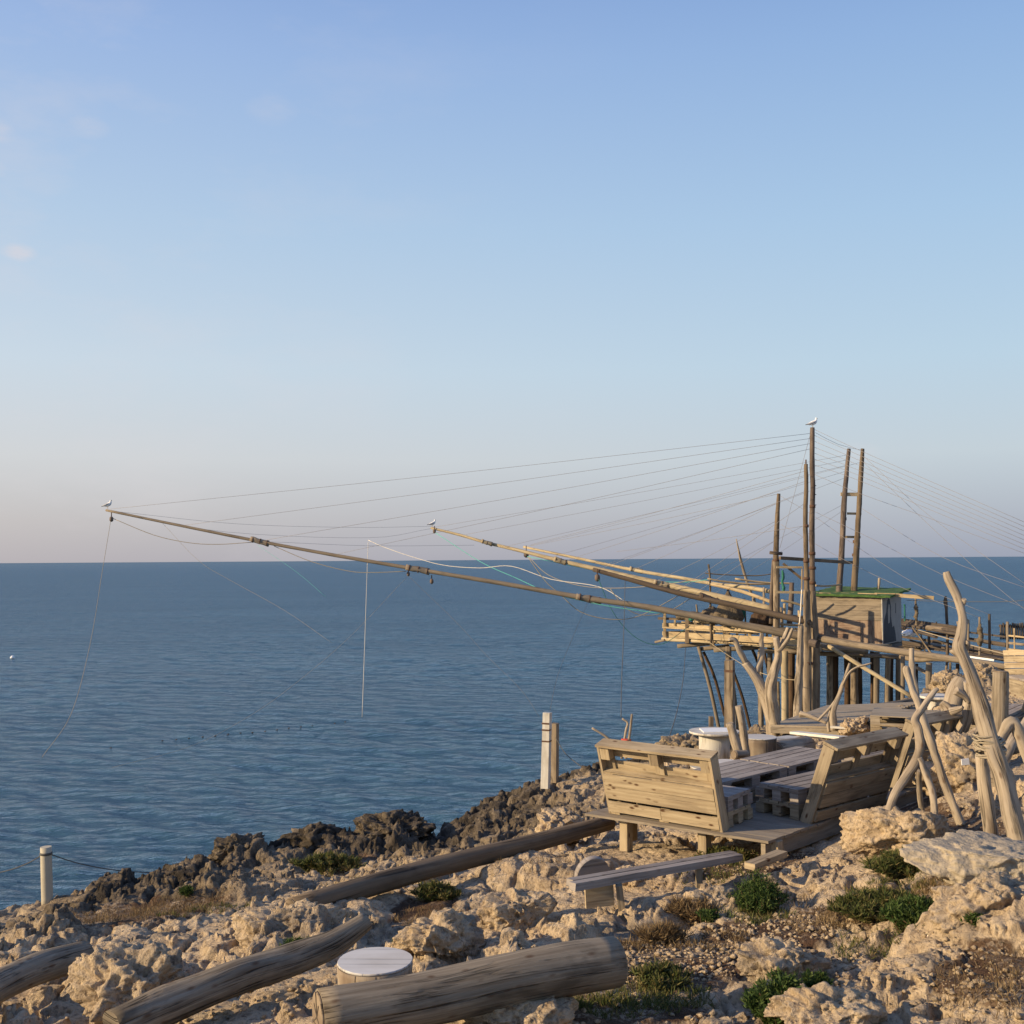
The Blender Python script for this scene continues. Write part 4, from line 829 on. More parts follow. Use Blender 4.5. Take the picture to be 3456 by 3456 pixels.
def grass_rope(m):
    for k in range(16):
        cc = P(3340 + random.uniform(-5, 5) + (k - 8) * .8, 2484 + 4.6 * k, 8.58); rr = random.uniform(.098, .112); ti = random.uniform(-.25, .25)
        m.tube([cc + Vector((rr * math.cos(a) , rr * math.sin(a) * .95, rr * ti * math.cos(a + k) + random.uniform(-.012, .012))) for a in [2 * math.pi * i / 12 + k for i in range(13)]], .0075, 5, .3, 2)
o = one('grass_rope', grass_rope, M['rope']); tag(o, 'rope of twisted dry grass wound round the tall leaning trunk', 'rope')
drift('knotted root shaped driftwood figure with a hole behind the slim tripod', [
    ([(3200, 2640), (3190, 2540), (3200, 2470), (3215, 2400), (3230, 2330), (3245, 2290)], 12.4, 12.6, [.15, .14, .13, .12, .10, .07]),
    ([(3165, 2560), (3178, 2500), (3190, 2440), (3200, 2395), (3178, 2370)], 12.3, 12.4, [.06, .09, .07, .06, .03]), ([(3225, 2500), (3255, 2440), (3270, 2360), (3268, 2300)], 12.3, 12.2, [.07, .06, .055, .05]),
    ([(3210, 2400), (3240, 2392), (3250, 2385)], 12.2, 12.1, [.05, .03, .015]), ([(3200, 2545), (3240, 2525), (3300, 2510), (3360, 2500)], 12, 11.6, [.085, .075, .06, .05]),
    ([(3225, 2330), (3255, 2350), (3270, 2370)], 12.2, 12.2, [.045, .035, .03])])
cut_log('trunk_post', 'thick grey trunk standing upright with an earth filled top behind the leaning driftwood', PL([(3370, 2560), (3374, 2400), (3378, 2268)], 11.8), [.11, .09, .080], 'log', .04, 20, 'post')
for k_, (a_, y_, r_) in enumerate([([(3300, 2560), (3480, 2500)], 11, .08), ([(3380, 2470), (3500, 2395)], 12.5, .11), ([(3300, 2640), (3500, 2560)], 10.5, .06), ([(3400, 2620), (3500, 2580)], 11.4, .07)]):
    cut_log('log', ['weathered log lying behind the leaning driftwood at the right edge', 'fat dark log at the right edge below the far bench', 'thin grey log across the shaded ground at the right edge', 'grey log low down at the right edge behind the trunk'][k_], PL(a_, y_, y_ + .6), [r_, r_ * .9], 'log', .06, 14)
o = one('switch_plate', lambda m: m.obox(P(3247, 2583, 10.38), (.075, 0.01, 0.005), (0, .015, 0), (-.005, 0, .055)), M['plastic']); tag(o, 'small white switch plate fixed on the pale rock at right', 'switch plate')
# benches and tables at the far right
def slat_bench(label, a, b, h, mat, n=4, seat=True):
    t = thing('slatted_bench', label, 'bench', tuple(a), 0, 'pallet seats at the right edge')
    u = b - a; up = Vector((0, .12, 1)) * h
    for k in range(n): one('back_slat', lambda m: m.obox(a + up * (k / n) + Vector((0, 0, .28)), u, Vector((0, .02, 0)), up * (.86 / n), .004), M[mat], t)
    if seat:
        one('seat', lambda m: m.obox(a + Vector((0, -.5, .24)), u, Vector((0, .52, 0)), Vector((0, 0, .03))), M['pallet_top'], t)
        for f in (.03, .5, .9): one('seat_block', lambda m: m.obox(a + u * f + Vector((0, -.46, .0)), u.normalized() * .12, Vector((0, .4, 0)), Vector((0, 0, .235))), M['pallet_grey'], t)
slat_bench('pinkish slatted pallet bench facing the camera at the right edge', P(3395, 2345, 15.2), P(3600, 2350, 14.3), .34, 'pallet')
t = dup(b2, loc=tuple(P(3410, 2500, 12.9)), label='grey pallet bench with its back to the camera cut off by the right edge'); t.rotation_euler = (0, 0, R(52)); t['group'] = 'pallet seats at the right edge'
ORD = ['first', 'second', 'third', 'fourth', 'fifth', 'sixth', 'seventh', 'eighth']
# ================================================================== fishing platform (trabucco)
def mast(label, pl, Y0, Y1, rpx, bands=(), name='mast', mat='mast', group='masts of the fishing platform', low=None):
    pts = PL(pl, Y0, Y1); t = thing(name, label, 'mast', tuple(pts[-1]), 0, group)
    m = MB(); m.tube(pts, [ppx(r, Y0) for r in rpx], 14, .09, 5, nf=6.0); m.build('pole', M[mat], t)
    if low:
        q_ = PL(low[0], Y0 - .03, Y0 - .03); m = MB(); m.tube(q_, [ppx(r, Y0) for r in low[1]], 14, .08, 5, square=.25, nf=6.0); m.build('lower_pole', M['pile'], t)
    for (px, py, r) in bands: one('band', lambda m: m.tube([P(px, py - 5, Y0), P(px, py + 5, Y0)], ppx(r, Y0) * 1.12, 14, 0, 1), M['band'], t)
    return t
m1 = mast('tallest mast, with a gull standing on its top', [(2742, 1443), (2741, 1560), (2743, 1657), (2740, 1760), (2741, 1845), (2742, 1993), (2748, 2090), (2752, 2152), (2752, 2290), (2750, 2440)], 35, 35,
          [7.5, 8.5, 8.5, 9, 9.5, 10, 11, 12.5, 14.5, 14.5], [(2742, 1709, 9), (2741, 1868, 10), (2742, 1917, 10.5), (2742, 1967, 10.5), (2751, 2238, 15.5)], low=([(2741, 1995), (2747, 2090), (2753, 2190), (2752, 2290), (2750, 2440)], [11.5, 12.5, 14, 15, 15]))
for yy in (1670, 1705, 1640): one('peg', lambda m: m.tube([P(2741, yy, 35), P(2755, yy - 1, 35)], .012, 5, 0, 1), M['band'], m1)
m1b = mast('dark mast strapped to the left of the tallest mast', [(2720, 1566), (2721, 1640), (2718, 1760), (2721, 1894), (2723, 2020), (2723, 2122), (2724, 2290), (2726, 2440)], 34.7, 34.7,
           [6.5, 7.5, 8, 8.5, 10, 11.5, 13.5, 13.5], [(2720, 1775, 8.5), (2721, 1894, 9), (2722, 1953, 10.5), (2724, 2238, 15)], mat='pole', low=([(2722, 1990), (2723, 2100), (2724, 2200), (2724, 2290), (2726, 2440)], [11, 12, 13.5, 14.5, 14.5]))
one('spike', lambda m: m.tube([P(2720, 1570, 34.7), P(2720, 1551, 34.7)], .022, 6, 0, 1), M['band'], m1b)
m2 = mast('shortest mast, splintered at its top, on the left of the platform', [(2628, 1666), (2623, 1760), (2619, 1874), (2620, 1990), (2621, 2110), (2621, 2180)], 35.6, 35.6, [5.5, 8, 9.5, 10.5, 10, 10],
          [(2619, 1892, 10), (2620, 1943, 11)], mat='pole', low=([(2619, 1895), (2620, 1990), (2621, 2110), (2621, 2180)], [10.5, 11, 11.5, 11.5]))
one('side_post', lambda m: m.tube(PL([(2610, 1890), (2605, 1990), (2603, 2105)], 35.8), [ppx(5, 35), ppx(7, 35), ppx(8, 35)], 10, .08, 4), M['mast'], m2)
one('cross_block', lambda m: m.tube([P(2598, 1865, 35.2), P(2640, 1869, 35.2)], [.055, .055], 10, 0, 1), M['mast'], m2)
m3 = mast('left mast of the pair behind the hut, joined by pale rungs', [(2865, 1515), (2857, 1600), (2849, 1696), (2843, 1830), (2837, 1920), (2831, 2005), (2828, 2190)], 41, 40, [6.3, 7.5, 9, 9, 10, 10.5, 11], [(2847, 1751, 9)])
m4 = mast('right mast of the pair behind the hut, darker than its neighbour', [(2911, 1515), (2906, 1597), (2900, 1700), (2894, 1795), (2888, 1900), (2882, 2005), (2878, 2190)], 41, 40, [6.3, 8, 8.5, 9, 10, 10.5, 11], [(2889, 1828, 9.5), (2887, 1873, 10)], mat='pole')
for i, (xa, ya, xb, yb, h) in enumerate([(2837, 1668, 2907, 1669, 12), (2859, 1733, 2907, 1734, 8), (2853, 1812, 2904, 1813, 8)]):
    o = one('rung', lambda m: m.beam(P(xa, ya, 40.75), P(xb, yb, 40.75), .04, ppx(h, 40.7)), M['rail']); tag(o, ['topmost and widest pale rung between the paired masts', 'middle pale rung between the paired masts', 'lowest pale rung between the paired masts'][i], 'rung')
o = one('cross_beam', lambda m: m.beam(P(2632, 1883, 35.15), P(2876, 1899, 38.5), .07, ppx(11, 36), j=.002), M['pole']); tag(o, 'long dark horizontal beam joining the shortest mast to the paired masts', 'beam')
def board(label, xa, ya, xb, yb, Y, hpx, mat='rail', Yb=None, name='board', cat='board', th=.04):
    o = one(name, lambda m: m.beam(P(xa, ya, Y), P(xb, yb, Yb or Y), th, ppx(hpx, Y), j=.002), M[mat]); tag(o, label, cat); return o
board('pale horizontal board between the shortest mast and the tallest masts, upper one', 2620, 1914, 2708, 1915, 35.0, 7)
board('pale horizontal board between the masts at the height of the hut roof', 2614, 1998, 2732, 2000, 34.9, 8)
board('small slanting brace timber below the long dark beam', 2643, 1902, 2708, 1955, 35.1, 8, 'pole')
stick('rail', 'thin crooked rail between the tallest mast and the paired masts', 'rail', PL([(2752, 1976), (2790, 1978), (2838, 1973)], 36.5, 38), [.035, .03, .03], 'rail')
board('thin upright batten left of the dark strapped mast', 2707, 1920, 2705, 2060, 35, 4)
# ---- hut
hutY = 38.6; hz0 = P(2977, 2178, hutY).z
BRc = P(2977, 2178, hutY); th = R(35); ux = Vector((math.cos(th), -math.sin(th), 0)); uy = Vector((math.sin(th), math.cos(th), 0)); HL = 2.50; HW = 2.45; HH = 1.72
BLc = BRc - ux * HL
hut = thing('hut', 'small plank hut with a green roof standing on the fishing platform', 'hut', tuple(BRc))
m = MB(); nbd = 5
for k in range(nbd): m.obox(BLc + zz * (HH * .5 + HH * .5 * k / nbd) + uy * random.uniform(0, .004), ux * HL, uy * .03, zz * (HH * .5 / nbd - .008), .001)
m.build('wall', M['shed'], hut)
m = MB()
for k, (f0, f1) in enumerate(((0, .26), (.262, .70), (.702, 1))): m.obox(BLc + ux * HL * f0, ux * HL * (f1 - f0) * .995, uy * .03, zz * (HH * .495), .001)
o = m.build('wall', M['shedp'], hut); o['label'] = 'lower wall panels with peeling reddish paint'
one('wall', lambda m: m.obox(BRc + uy * .035, uy * HW, -ux * .03, zz * (HH + .02)), M['grey'], hut)
one('wall', lambda m: m.obox(BLc + uy * HW, ux * (HL - .04), uy * .03, zz * HH), M['shed'], hut)
one('wall', lambda m: m.obox(BLc + uy * .035, uy * (HW - .04), ux * .03, zz * HH), M['shed'], hut)
one('corner_trim', lambda m: m.obox(BRc - uy * .012 + ux * .002, ux * .035, uy * .045, zz * (HH + .03)), M['white'], hut)
# dark painted figure on the shaded wall: a tall hooded shape
def flatpoly(name, pts, mat, parent, O, u, w, n, th=.004):
    V = [O + u * a + w * b for a, b in pts]; V2 = [v + n * th for v in V]; k = len(pts)
    Fc = [tuple(range(k)), tuple(range(2 * k - 1, k - 1, -1))] + [((i + 1) % k, i, i + k, (i + 1) % k + k) for i in range(k)]
    return add_mesh(name, [tuple(v) for v in V + V2], Fc, mat, parent)
W0 = BRc + uy * .04
flatpoly('painted_shape', [(.15, .05), (.25, .85), (.55, 1.15), (.62, 1.45), (.78, 1.62), (.98, 1.58), (1.12, 1.30), (1.10, .95), (1.25, .55), (1.45, .62), (1.62, .30), (1.7, .04)], M['mural'], hut, W0, uy, zz, ux, .004)
flatpoly('painted_shape', [(.74, .72), (.72, 1.2), (.82, 1.42), (.96, 1.38), (1.0, 1.1), (.9, .75)], M['grey'], hut, W0 + ux * .0045, uy, zz, ux, .003)
flatpoly('painted_mark', [(1.65, 1.05), (1.68, 1.4), (1.74, 1.42), (1.72, 1.05)], M['mural'], hut, W0, uy, zz, ux, .004)
RC = BLc - ux * .06 - uy * .14 + zz * (HH + .012)
def roofmesh():
    n1, n2 = 40, 18; V = []; Fc = []
    for b in range(2):
        for i in range(n1 + 1):
            for j in range(n2 + 1):
                e = (.05 * mnoise.noise(Vector((i * .35, j * .4, 3.0)))) if (j in (0, n2) or i in (0, n1)) else 0
                p_ = RC + ux * ((HL + .42) * i / n1 + e) + uy * ((HW + .2) * j / n2 + e) + zz * (.075 * b + .20 * j / n2 - .02 + .03 * mnoise.noise(Vector((i * .3, j * .3, 0)))) - zz * (.05 * i / n1)
                V.append(tuple(p_))
    w = n2 + 1; K = (n1 + 1) * w
    for i in range(n1):
        for j in range(n2):
            q_ = i * w + j; Fc += [(q_ + K, q_ + w + K, q_ + w + 1 + K, q_ + 1 + K), (q_, q_ + 1, q_ + w + 1, q_ + w)]
    for i in range(n1): q_ = i * w; Fc += [(q_, q_ + w, q_ + w + K, q_ + K), (q_ + n2, q_ + n2 + K, q_ + w + n2 + K, q_ + w + n2)]
    for j in range(n2): Fc += [(j, j + K, j + 1 + K, j + 1), (n1 * w + j, n1 * w + j + 1, n1 * w + j + 1 + K, n1 * w + j + K)]
    return add_mesh('roof', V, Fc, M['roof'], hut, uv=None)
roofmesh()
one('roof_beam', lambda m: m.beam(P(3010, 2008, 38.9), P(3152, 2018, 38.2), .06, .13), M['rail'], hut)
for k in range(5): one('roof_batten', lambda m: m.beam(RC + ux * (.2 + .5 * k) + uy * (.3 + .3 * (k % 3)) + zz * .075, RC + ux * (.75 + .55 * k) + uy * (.25 + .3 * (k % 3)) + zz * .06, .05, .03), M['rail'], hut)
stick('stick', 'short pale stick standing behind the hut roof', 'stick', PL([(2968, 1951), (2966, 1975), (2961, 2010)], 40.5), [.05, .05, .045], 'drift')
# ---- left deck of the platform
pf = thing('fishing_platform', 'raised wooden fishing platform on piles, with the hut and masts', 'platform', tuple(P(2745, 2215, 35.5)))
EL, ER = P(2236, 2158, 42), P(2760, 2192, 35.6); dl = (ER - EL).normalized(); bk = Vector((.83, .55, 0)); zq = Vector((0, 0, 1))
def dbox(name, a, b, w, h, mat='rail', **k): return one(name, lambda m: m.beam(a, b, w, h, **k), M[mat], pf)
# floor planks as one sheet of boards
m = MB(); back = Vector((.93, .37, 0)).normalized() * 3.0
for i in range(46):
    a = EL.lerp(ER, i / 46); a2 = EL.lerp(ER, (i + .93) / 46); m.obox(a + zq * .02, back * (1 + random.uniform(-.02, .02)), a2 - a, zq * .035)
m.build('floor', M['rail'], pf)
# hut floor extension
m = MB(); F0 = BLc - ux * .7 - uy * .35 - zq * .09
for i in range(22): m.obox(F0 + ux * (i * .21), ux * .2, uy * 3.4, zq * .05)
m.build('floor', M['pile'], pf)
one('edge_log', lambda m: m.tube(PL([(2236, 2157), (2480, 2170), (2700, 2187), (2770, 2192)], 41.9, 35.5), [ppx(6.5, 42), ppx(6.5, 40), ppx(8, 36), ppx(8, 36)], 12, .06, 5), M['boomy'], pf)
for (ya, yb, h, yo) in ((2140, 2168, 20, 0), (2109, 2138, 14, 0)): dbox('rail_board', P(2238, ya, 41.9), P(2735, yb, 35.6), .04, ppx(h, 39), j=.004)
for (xa, ya, xb, yb, h) in ((2236, 2117, 2560, 2140, 5), (2340, 2098, 2480, 2107, 6), (2440, 2112, 2740, 2125, 7), (2450, 2128, 2700, 2140, 6)): dbox('rail_board', P(xa, ya, 41.6 - (xa - 2236) / 90), P(xb, yb, 41.6 - (xb - 2236) / 90), .04, ppx(h, 39), j=.004)
dbox('rail_board', P(2222, 2087, 42), P(2318, 2090, 41), .06, ppx(8, 42), 'pole')
dbox('rail_board', P(2236, 2108, 42.2), EL.lerp(EL + back, .9) + (P(2236, 2108, 42.2) - EL) , .04, ppx(11, 42))
dbox('rail_board', P(2236, 2137, 42.2), EL.lerp(EL + back, .9) + (P(2236, 2137, 42.2) - EL), .04, ppx(12, 42))
for (x, y0, y1, w, mt) in ((2243, 2064, 2150, 9, 'rail'), (2320, 2083, 2170, 14, 'pole'), (2404, 2088, 2180, 14, 'pole'), (2455, 2078, 2173, 14, 'pile'), (2530, 2125, 2178, 10, 'rail'), (2610, 2130, 2185, 10, 'rail'), (2277, 2092, 2112, 6, 'rail'), (2347, 2075, 2135, 9, 'pile'), (2445, 2058, 2170, 10, 'pile')):
    dbox('rail_post', P(x, y1, 41.7 - (x - 2236) / 85), P(x + 1, y0, 41.7 - (x - 2236) / 85), ppx(w, 40), ppx(w, 40), mt, up=(.4, 1, 0), j=.004)
for (a, b, r, y) in (((2287, 2181), (2403, 2171), 7, 41.3), ((2367, 2190), (2460, 2182), 7, 40.6), ((2409, 2194), (2565, 2184), 8, 39.6), ((2212, 2167), (2245, 2160), 4, 42.2), ((2560, 2196), (2700, 2204), 7, 38)):
    one('bearer_log', lambda m: m.tube(PL([a, b], y, y - .5), ppx(r, y), 12, .05, 3), M['boom'], pf)
one('bearer_log', lambda m: m.tube(PL([(2640, 2196), (2780, 2206), (3010, 2216), (3060, 2222)], 36.5, 36), ppx(8, 36), 12, .05, 3), M['pile'], pf)
one('bearer_log', lambda m: m.tube(PL([(2770, 2185), (2880, 2192), (2925, 2197)], 35.6, 36), ppx(11, 36), 12, .05, 3), M['boom'], pf)
one('bearer_log', lambda m: m.tube(PL([(2735, 2168), (2760, 2175)], 34.4, 34.2), ppx(13, 35), 12, .08, 3), M['mast'], pf)
one('bearer_log', lambda m: m.tube(PL([(3040, 2216), (3100, 2226), (3170, 2222), (3260, 2232), (3350, 2252)], 35, 32), ppx(10, 34), 12, .08, 4), M['pile'], pf)
# ---- piles: (x top, y top, x bottom, y bottom, radius px, distance, material)
PILES = [(2357, 2182, 2437, 2465, 6, 40.5, 'boom'), (2374, 2200, 2446, 2372, 5, 41.5, 'piled'), (2458, 2182, 2462, 2475, 10, 38.8, 'pile'), (2474, 2265, 2541, 2452, 5, 40, 'piled'), (2475, 2310, 2492, 2462, 5, 39, 'boom'),
         (2538, 2189, 2586, 2315, 5, 40, 'piled'), (2566, 2200, 2570, 2462, 9, 37.5, 'pile'), (2578, 2195, 2605, 2340, 5, 39, 'piled'), (2598, 2186, 2598, 2430, 9, 38, 'boom'), (2648, 2196, 2650, 2442, 12, 36.5, 'boomy'), (2671, 2196, 2671, 2430, 12, 37, 'piled'), (2626, 2300, 2632, 2440, 5, 38, 'pile'),
         (2704, 2200, 2706, 2430, 7, 37, 'piled'), (2800, 2200, 2801, 2412, 11, 37, 'pile'), (2819, 2200, 2820, 2412, 11, 37.4, 'piled'), (2858, 2200, 2860, 2405, 10, 38, 'piled'), (2883, 2200, 2885, 2400, 13, 37, 'pile'), (2901, 2200, 2903, 2400, 7, 37.6, 'piled'),
         (2942, 2198, 2943, 2392, 6, 38, 'piled'), (2959, 2201, 2956, 2392, 10, 37, 'boom'), (2998, 2211, 2994, 2385, 9, 37, 'pile'), (3010, 2211, 3008, 2385, 6, 37.6, 'piled'), (3031, 2215, 3030, 2380, 8, 37.5, 'pile'), (3047, 2208, 3046, 2395, 7, 33.5, 'boom'), (3072, 2240, 3074, 2370, 5, 37.5, 'piled'),
         (3094, 2240, 3095, 2370, 5, 37, 'piled'), (3136, 2236, 3136, 2345, 10, 33.5, 'boom'), (3196, 2236, 3187, 2340, 4, 34, 'pile'), (3207, 2236, 3206, 2330, 4, 35, 'pile'), (3232, 2240, 3234, 2330, 6, 34, 'piled'), (3306, 2240, 3308, 2330, 6, 33, 'piled')]
for (xa, ya, xb, yb, r, y, mt) in PILES: one('pile', lambda m: m.tube(PL([(xa, ya), ((xa + xb) / 2 + random.uniform(-1.5, 1.5), (ya + yb) / 2), (xb, yb + 45)], y), [ppx(r, y), ppx(r, y), ppx(r * 1.05, y)], 12, .05, 4, nf=8), M[mt], pf)
one('brace', lambda m: m.tube(PL([(2792, 2178), (2930, 2262), (3075, 2350)], 34.8, 33), [ppx(7, 35)] * 3, 12, .05, 4), M['boomy'], pf)
one('brace', lambda m: m.tube(PL([(3092, 2252), (3190, 2306)], 34.5, 33), [ppx(6, 35)] * 2, 12, .05, 4), M['pile'], pf)
one('brace', lambda m: m.tube(PL([(3270, 2250), (3350, 2300)], 31, 30), [ppx(5, 32)] * 2, 12, .05, 4), M['pile'], pf)
# ---- booms
def boom(label, pl, Y0, Y1, rpx, mat, joints=(), jm=None, group='long booms reaching out over the sea'):
    pts = PL(pl, Y0, Y1); t = thing('boom', label, 'boom', tuple(pts[-1]), 0, group); n = len(pts)
    m = MB(); m.tube(pts, [ppx(r, Y0 + (Y1 - Y0) * i / (n - 1)) for i, r in enumerate(rpx)], 12, .04, 5, nf=10); m.build('pole', M[mat], t)
    for (xa, ya, xb, yb, f, r) in joints:
        Y = Y0 + (Y1 - Y0) * f; one('splice', lambda m: m.tube(PL([(xa, ya), (xb, yb)], Y, Y), [ppx(r, Y), ppx(r, Y)], 9, .25, 4), M[jm or mat], t)
        for g in (.12, .5, .88):
            a = P(xa + (xb - xa) * g, ya + (yb - ya) * g, Y); b = P(xa + (xb - xa) * (g + .05), ya + (yb - ya) * (g + .05), Y); one('lashing', lambda m: m.tube([a, b], ppx(r, Y) * 1.12, 10, 0, 1), M['band'], t)
    return t
boom('longest boom, grey brown, with a gull on its far left tip', [(358, 1722), (600, 1772), (870, 1826), (1130, 1874), (1400, 1920), (1700, 1970), (1985, 2020), (2150, 2043), (2300, 2070), (2507, 2110), (2640, 2135), (2740, 2152)], 40, 35.2,
     [4, 4.5, 5.2, 5.8, 6.5, 7.5, 8.5, 9.5, 11, 12.5, 14, 15], 'boom', [(845, 1820, 908, 1834, .22, 9), (1370, 1915, 1450, 1930, .45, 10), (1945, 2012, 2030, 2028, .68, 11)])
boom('pale yellow boom with a gull on its tip, in the middle of the picture', [(1455, 1782), (1550, 1805), (1644, 1832), (1770, 1862), (1891, 1892), (2090, 1938), (2300, 1985), (2460, 2022), (2610, 2056)], 45, 36.5, [4, 4.6, 5.2, 6, 7, 8.5, 10, 11, 11], 'boomy',
     [(1625, 1826, 1662, 1838, .2, 7), (1870, 1886, 1912, 1899, .4, 8.5), (2208, 1964, 2255, 1978, .7, 10)])
boom('dark brown boom hanging just below the pale yellow one', [(2003, 1922), (2150, 1963), (2300, 2004), (2528, 2054), (2735, 2102)], 38.5, 34.6, [7, 8, 9, 10, 11], 'boomd', [(2360, 2012, 2425, 2030, .5, 11)])
boom('short upper pale boom above the yellow one', [(1768, 1846), (1950, 1884), (2139, 1924), (2300, 1951), (2414, 1971), (2520, 1983), (2600, 1996)], 47, 38, [4, 4.6, 5.5, 6, 6, 7, 8], 'boomy', [(2125, 1919, 2170, 1929, .45, 7.5)])
boom('heavy long beam running from the hut down to the right edge', [(2765, 2155), (2963, 2188), (3139, 2213), (3290, 2234), (3400, 2252)], 34.9, 27.5, [12, 11, 11, 10, 10], 'boom', [], None, 'heavy beams')
boom('lower second pole lashed beneath the upper pale boom', [(2400, 1972), (2500, 1995), (2600, 2030), (2620, 2034)], 38.5, 36.8, [5, 6, 6, 6], 'rail', [], None, 'heavy beams')
# poles and sticks around the net deck
for lab, pl, y, r, mt in (
    ('tall thin crooked upright stick on the left deck', [(2391, 1904), (2396, 1950), (2398, 2050), (2400, 2178)], 39.5, (.035, .035, .04, .04), 'pole'),
    ('slanting bleached pole behind the left deck', [(2485, 1819), (2500, 1890), (2520, 1961), (2540, 2015)], 40, (.02, .05, .055, .05), 'drift'),
    ('rough bark covered post beside the slanting pole', [(2543, 2005), (2546, 2050), (2556, 2105)], 39, (.06, .075, .06), 'bark'),
    ('square weathered post between the masts', [(2672, 1966), (2670, 2040), (2664, 2110)], 38, (.08, .095, .10), 'mast'),
    ('short pale post left of the shortest mast', [(2578, 1982), (2579, 2066)], 38, (.045, .045), 'drift'),
    ('thin dark stick lying level across the upright stick', [(2380, 1935), (2450, 1940), (2550, 1943), (2605, 1937)], 39.5, (.02, .02, .02, .015), 'pole'),
    ('pale rail from the upright stick to the shortest mast', [(2388, 1953), (2440, 1962), (2533, 1971), (2625, 1970)], 39, (.03, .035, .035, .03), 'rail'),
    ('second pale rail sloping down to the shortest mast', [(2481, 1953), (2560, 1964), (2612, 1968), (2680, 1969)], 38.5, (.03, .035, .035, .03), 'rail'),
    ('low rail between the shortest mast and the strapped masts', [(2636, 2026), (2680, 2035), (2712, 2046)], 35.5, (.04, .04, .035), 'boomy'),
    ('long pale rail along the back of the left deck', [(2620, 2105), (2680, 2110), (2738, 2112)], 36.5, (.04, .04, .04), 'rail'),
    ('stub post at the back of the left deck', [(2648, 2036), (2648, 2090)], 39, (.05, .05), 'rail'),
    ('crossed dark stick leaning on the left deck rail', [(2350, 2072), (2372, 2110), (2382, 2132)], 40.2, (.03, .03, .04), 'pole')):
    stick('pole', lab, 'pole', PL(pl, y), list(r), mt)
board('pale board behind the rough bark post', 2555, 2042, 2600, 2055, 38.5, 16)
# ---- nets
def heap(name, label, px, py, Y, s, mat, seed, peak=0.4):
    bm = bmesh.new(); bmesh.ops.create_icosphere(bm, subdivisions=4, radius=1.0); V = np.array([v.co[:] for v in bm.verts]); Fc = np.array([[v.index for v in f.verts] for f in bm.faces]); bm.free()
    V = V * (1 + .30 * ridged(V * np.array([1, 1, .5]) + seed, .8, 4, .6)[:, None]); k_ = np.clip((V[:, 2] + 1) / 2, 0, 1.3)[:, None] * peak; V = V * np.concatenate([1 - .75 * k_, 1 - .75 * k_, 1 + .25 * k_], 1); V = V * np.array(s) / 2; c = P(px, py, Y); o = add_mesh(name, V + np.array(c) + np.array([0, 0, s[2] * .3]), Fc, M[mat], smooth=True); return tag(o, label, 'net')
def hang(label, pl, Y, r, mat):
    o = one('hanging_net', lambda m: m.tube(PL(pl, Y), r, 9, .35, 4, nf=1.2), M[mat]); tag(o, label, 'net')
heap('net_heap', 'brown fishing net heaped in a peak on the left deck', 2458, 2082, 38.6, (1.0, .7, .85), 'net', 3, 1.0)
heap('net_heap', 'low folded brown net left of the net peak', 2405, 2092, 39.6, (.9, .6, .42), 'net', 4)
heap('net_heap', 'flat trail of brown net at the left end of the deck', 2340, 2086, 41, (1.1, .4, .22), 'net', 5)
heap('net_tangle', 'tangle of green twine on the left deck right of the net heap', 2495, 2075, 38.8, (.35, .3, .5), 'netg', 6)
heap('net_tangle', 'small clump of green twine on the rail post at the left end', 2341, 2092, 40.6, (.3, .2, .14), 'netg', 7)
hang('green net hanging beside the shortest mast', [(2641, 1925), (2643, 1945), (2640, 1965), (2645, 1985), (2643, 1998)], 35.2, [0.03, 0.05, 0.035, 0.06, 0.03], 'netg')
heap('basket', 'dark brown bundle between the bark post and the shortest mast', 2575, 2100, 38, (.7, .6, .45), 'piled', 9)['category'] = 'bundle'
heap('net_heap', 'white sack lying on the walkway right of the hut', 3068, 2142, 36, (.42, .3, .16), 'plastic', 10)['category'] = 'sack'
hang('rusty coloured net bundle hanging on a walkway post', [(3308, 2105), (3306, 2125), (3312, 2145), (3306, 2165), (3310, 2180)], 31.5, [0.03, 0.08, 0.06, 0.09, 0.04], 'net')
hang('narrow net bundle hanging on the thin post right of the hut', [(3093, 2038), (3091, 2050), (3095, 2066), (3091, 2082), (3094, 2095)], 36.5, [0.02, 0.07, 0.045, 0.06, 0.03], 'net')
# ---- walkway to the shore
wk = thing('walkway', 'long dark wooden walkway with plank railings running from the hut to shore', 'walkway', tuple(P(3250, 2210, 32)))
Wa, Wb = P(3045, 2180, 38.5), P(3470, 2240, 29.5); wb = Vector((.55, .83, 0)).normalized() * 1.6
m = MB()
for i in range(40): a = Wa.lerp(Wb, i / 40); a2 = Wa.lerp(Wb, (i + .94) / 40); m.obox(a, a2 - a, wb, zq * .04)
m.build('floor', M['dead'], wk)
def wr(pl, y0, y1, h, mt='dead', nm='rail_board'): p_ = PL(pl, y0, y1); return one(nm, lambda m: m.beam(p_[0], p_[1], .035, ppx(h, (y0 + y1) / 2), j=.003), M[mt], wk)
for (xa, ya, xb, yb, h) in ((3045, 2122, 3400, 2175, 9), (3045, 2148, 3400, 2205, 9), (3045, 2168, 3400, 2226, 14), (3262, 2133, 3400, 2150, 6), (3268, 2157, 3400, 2180, 10), (3268, 2198, 3400, 2216, 14)): wr([(xa, ya), (xb, yb)], 38.8 - (xa - 3045) / 50, 38.8 - (xb - 3045) / 50, h)
for (ya, yb, h, mt) in ((2145, 2152, 5, 'rail'), (2170, 2177, 8, 'pile'), (2192, 2200, 8, 'rail')): wr([(3405, ya), (3470, yb)], 29.6, 29.0, h, mt)
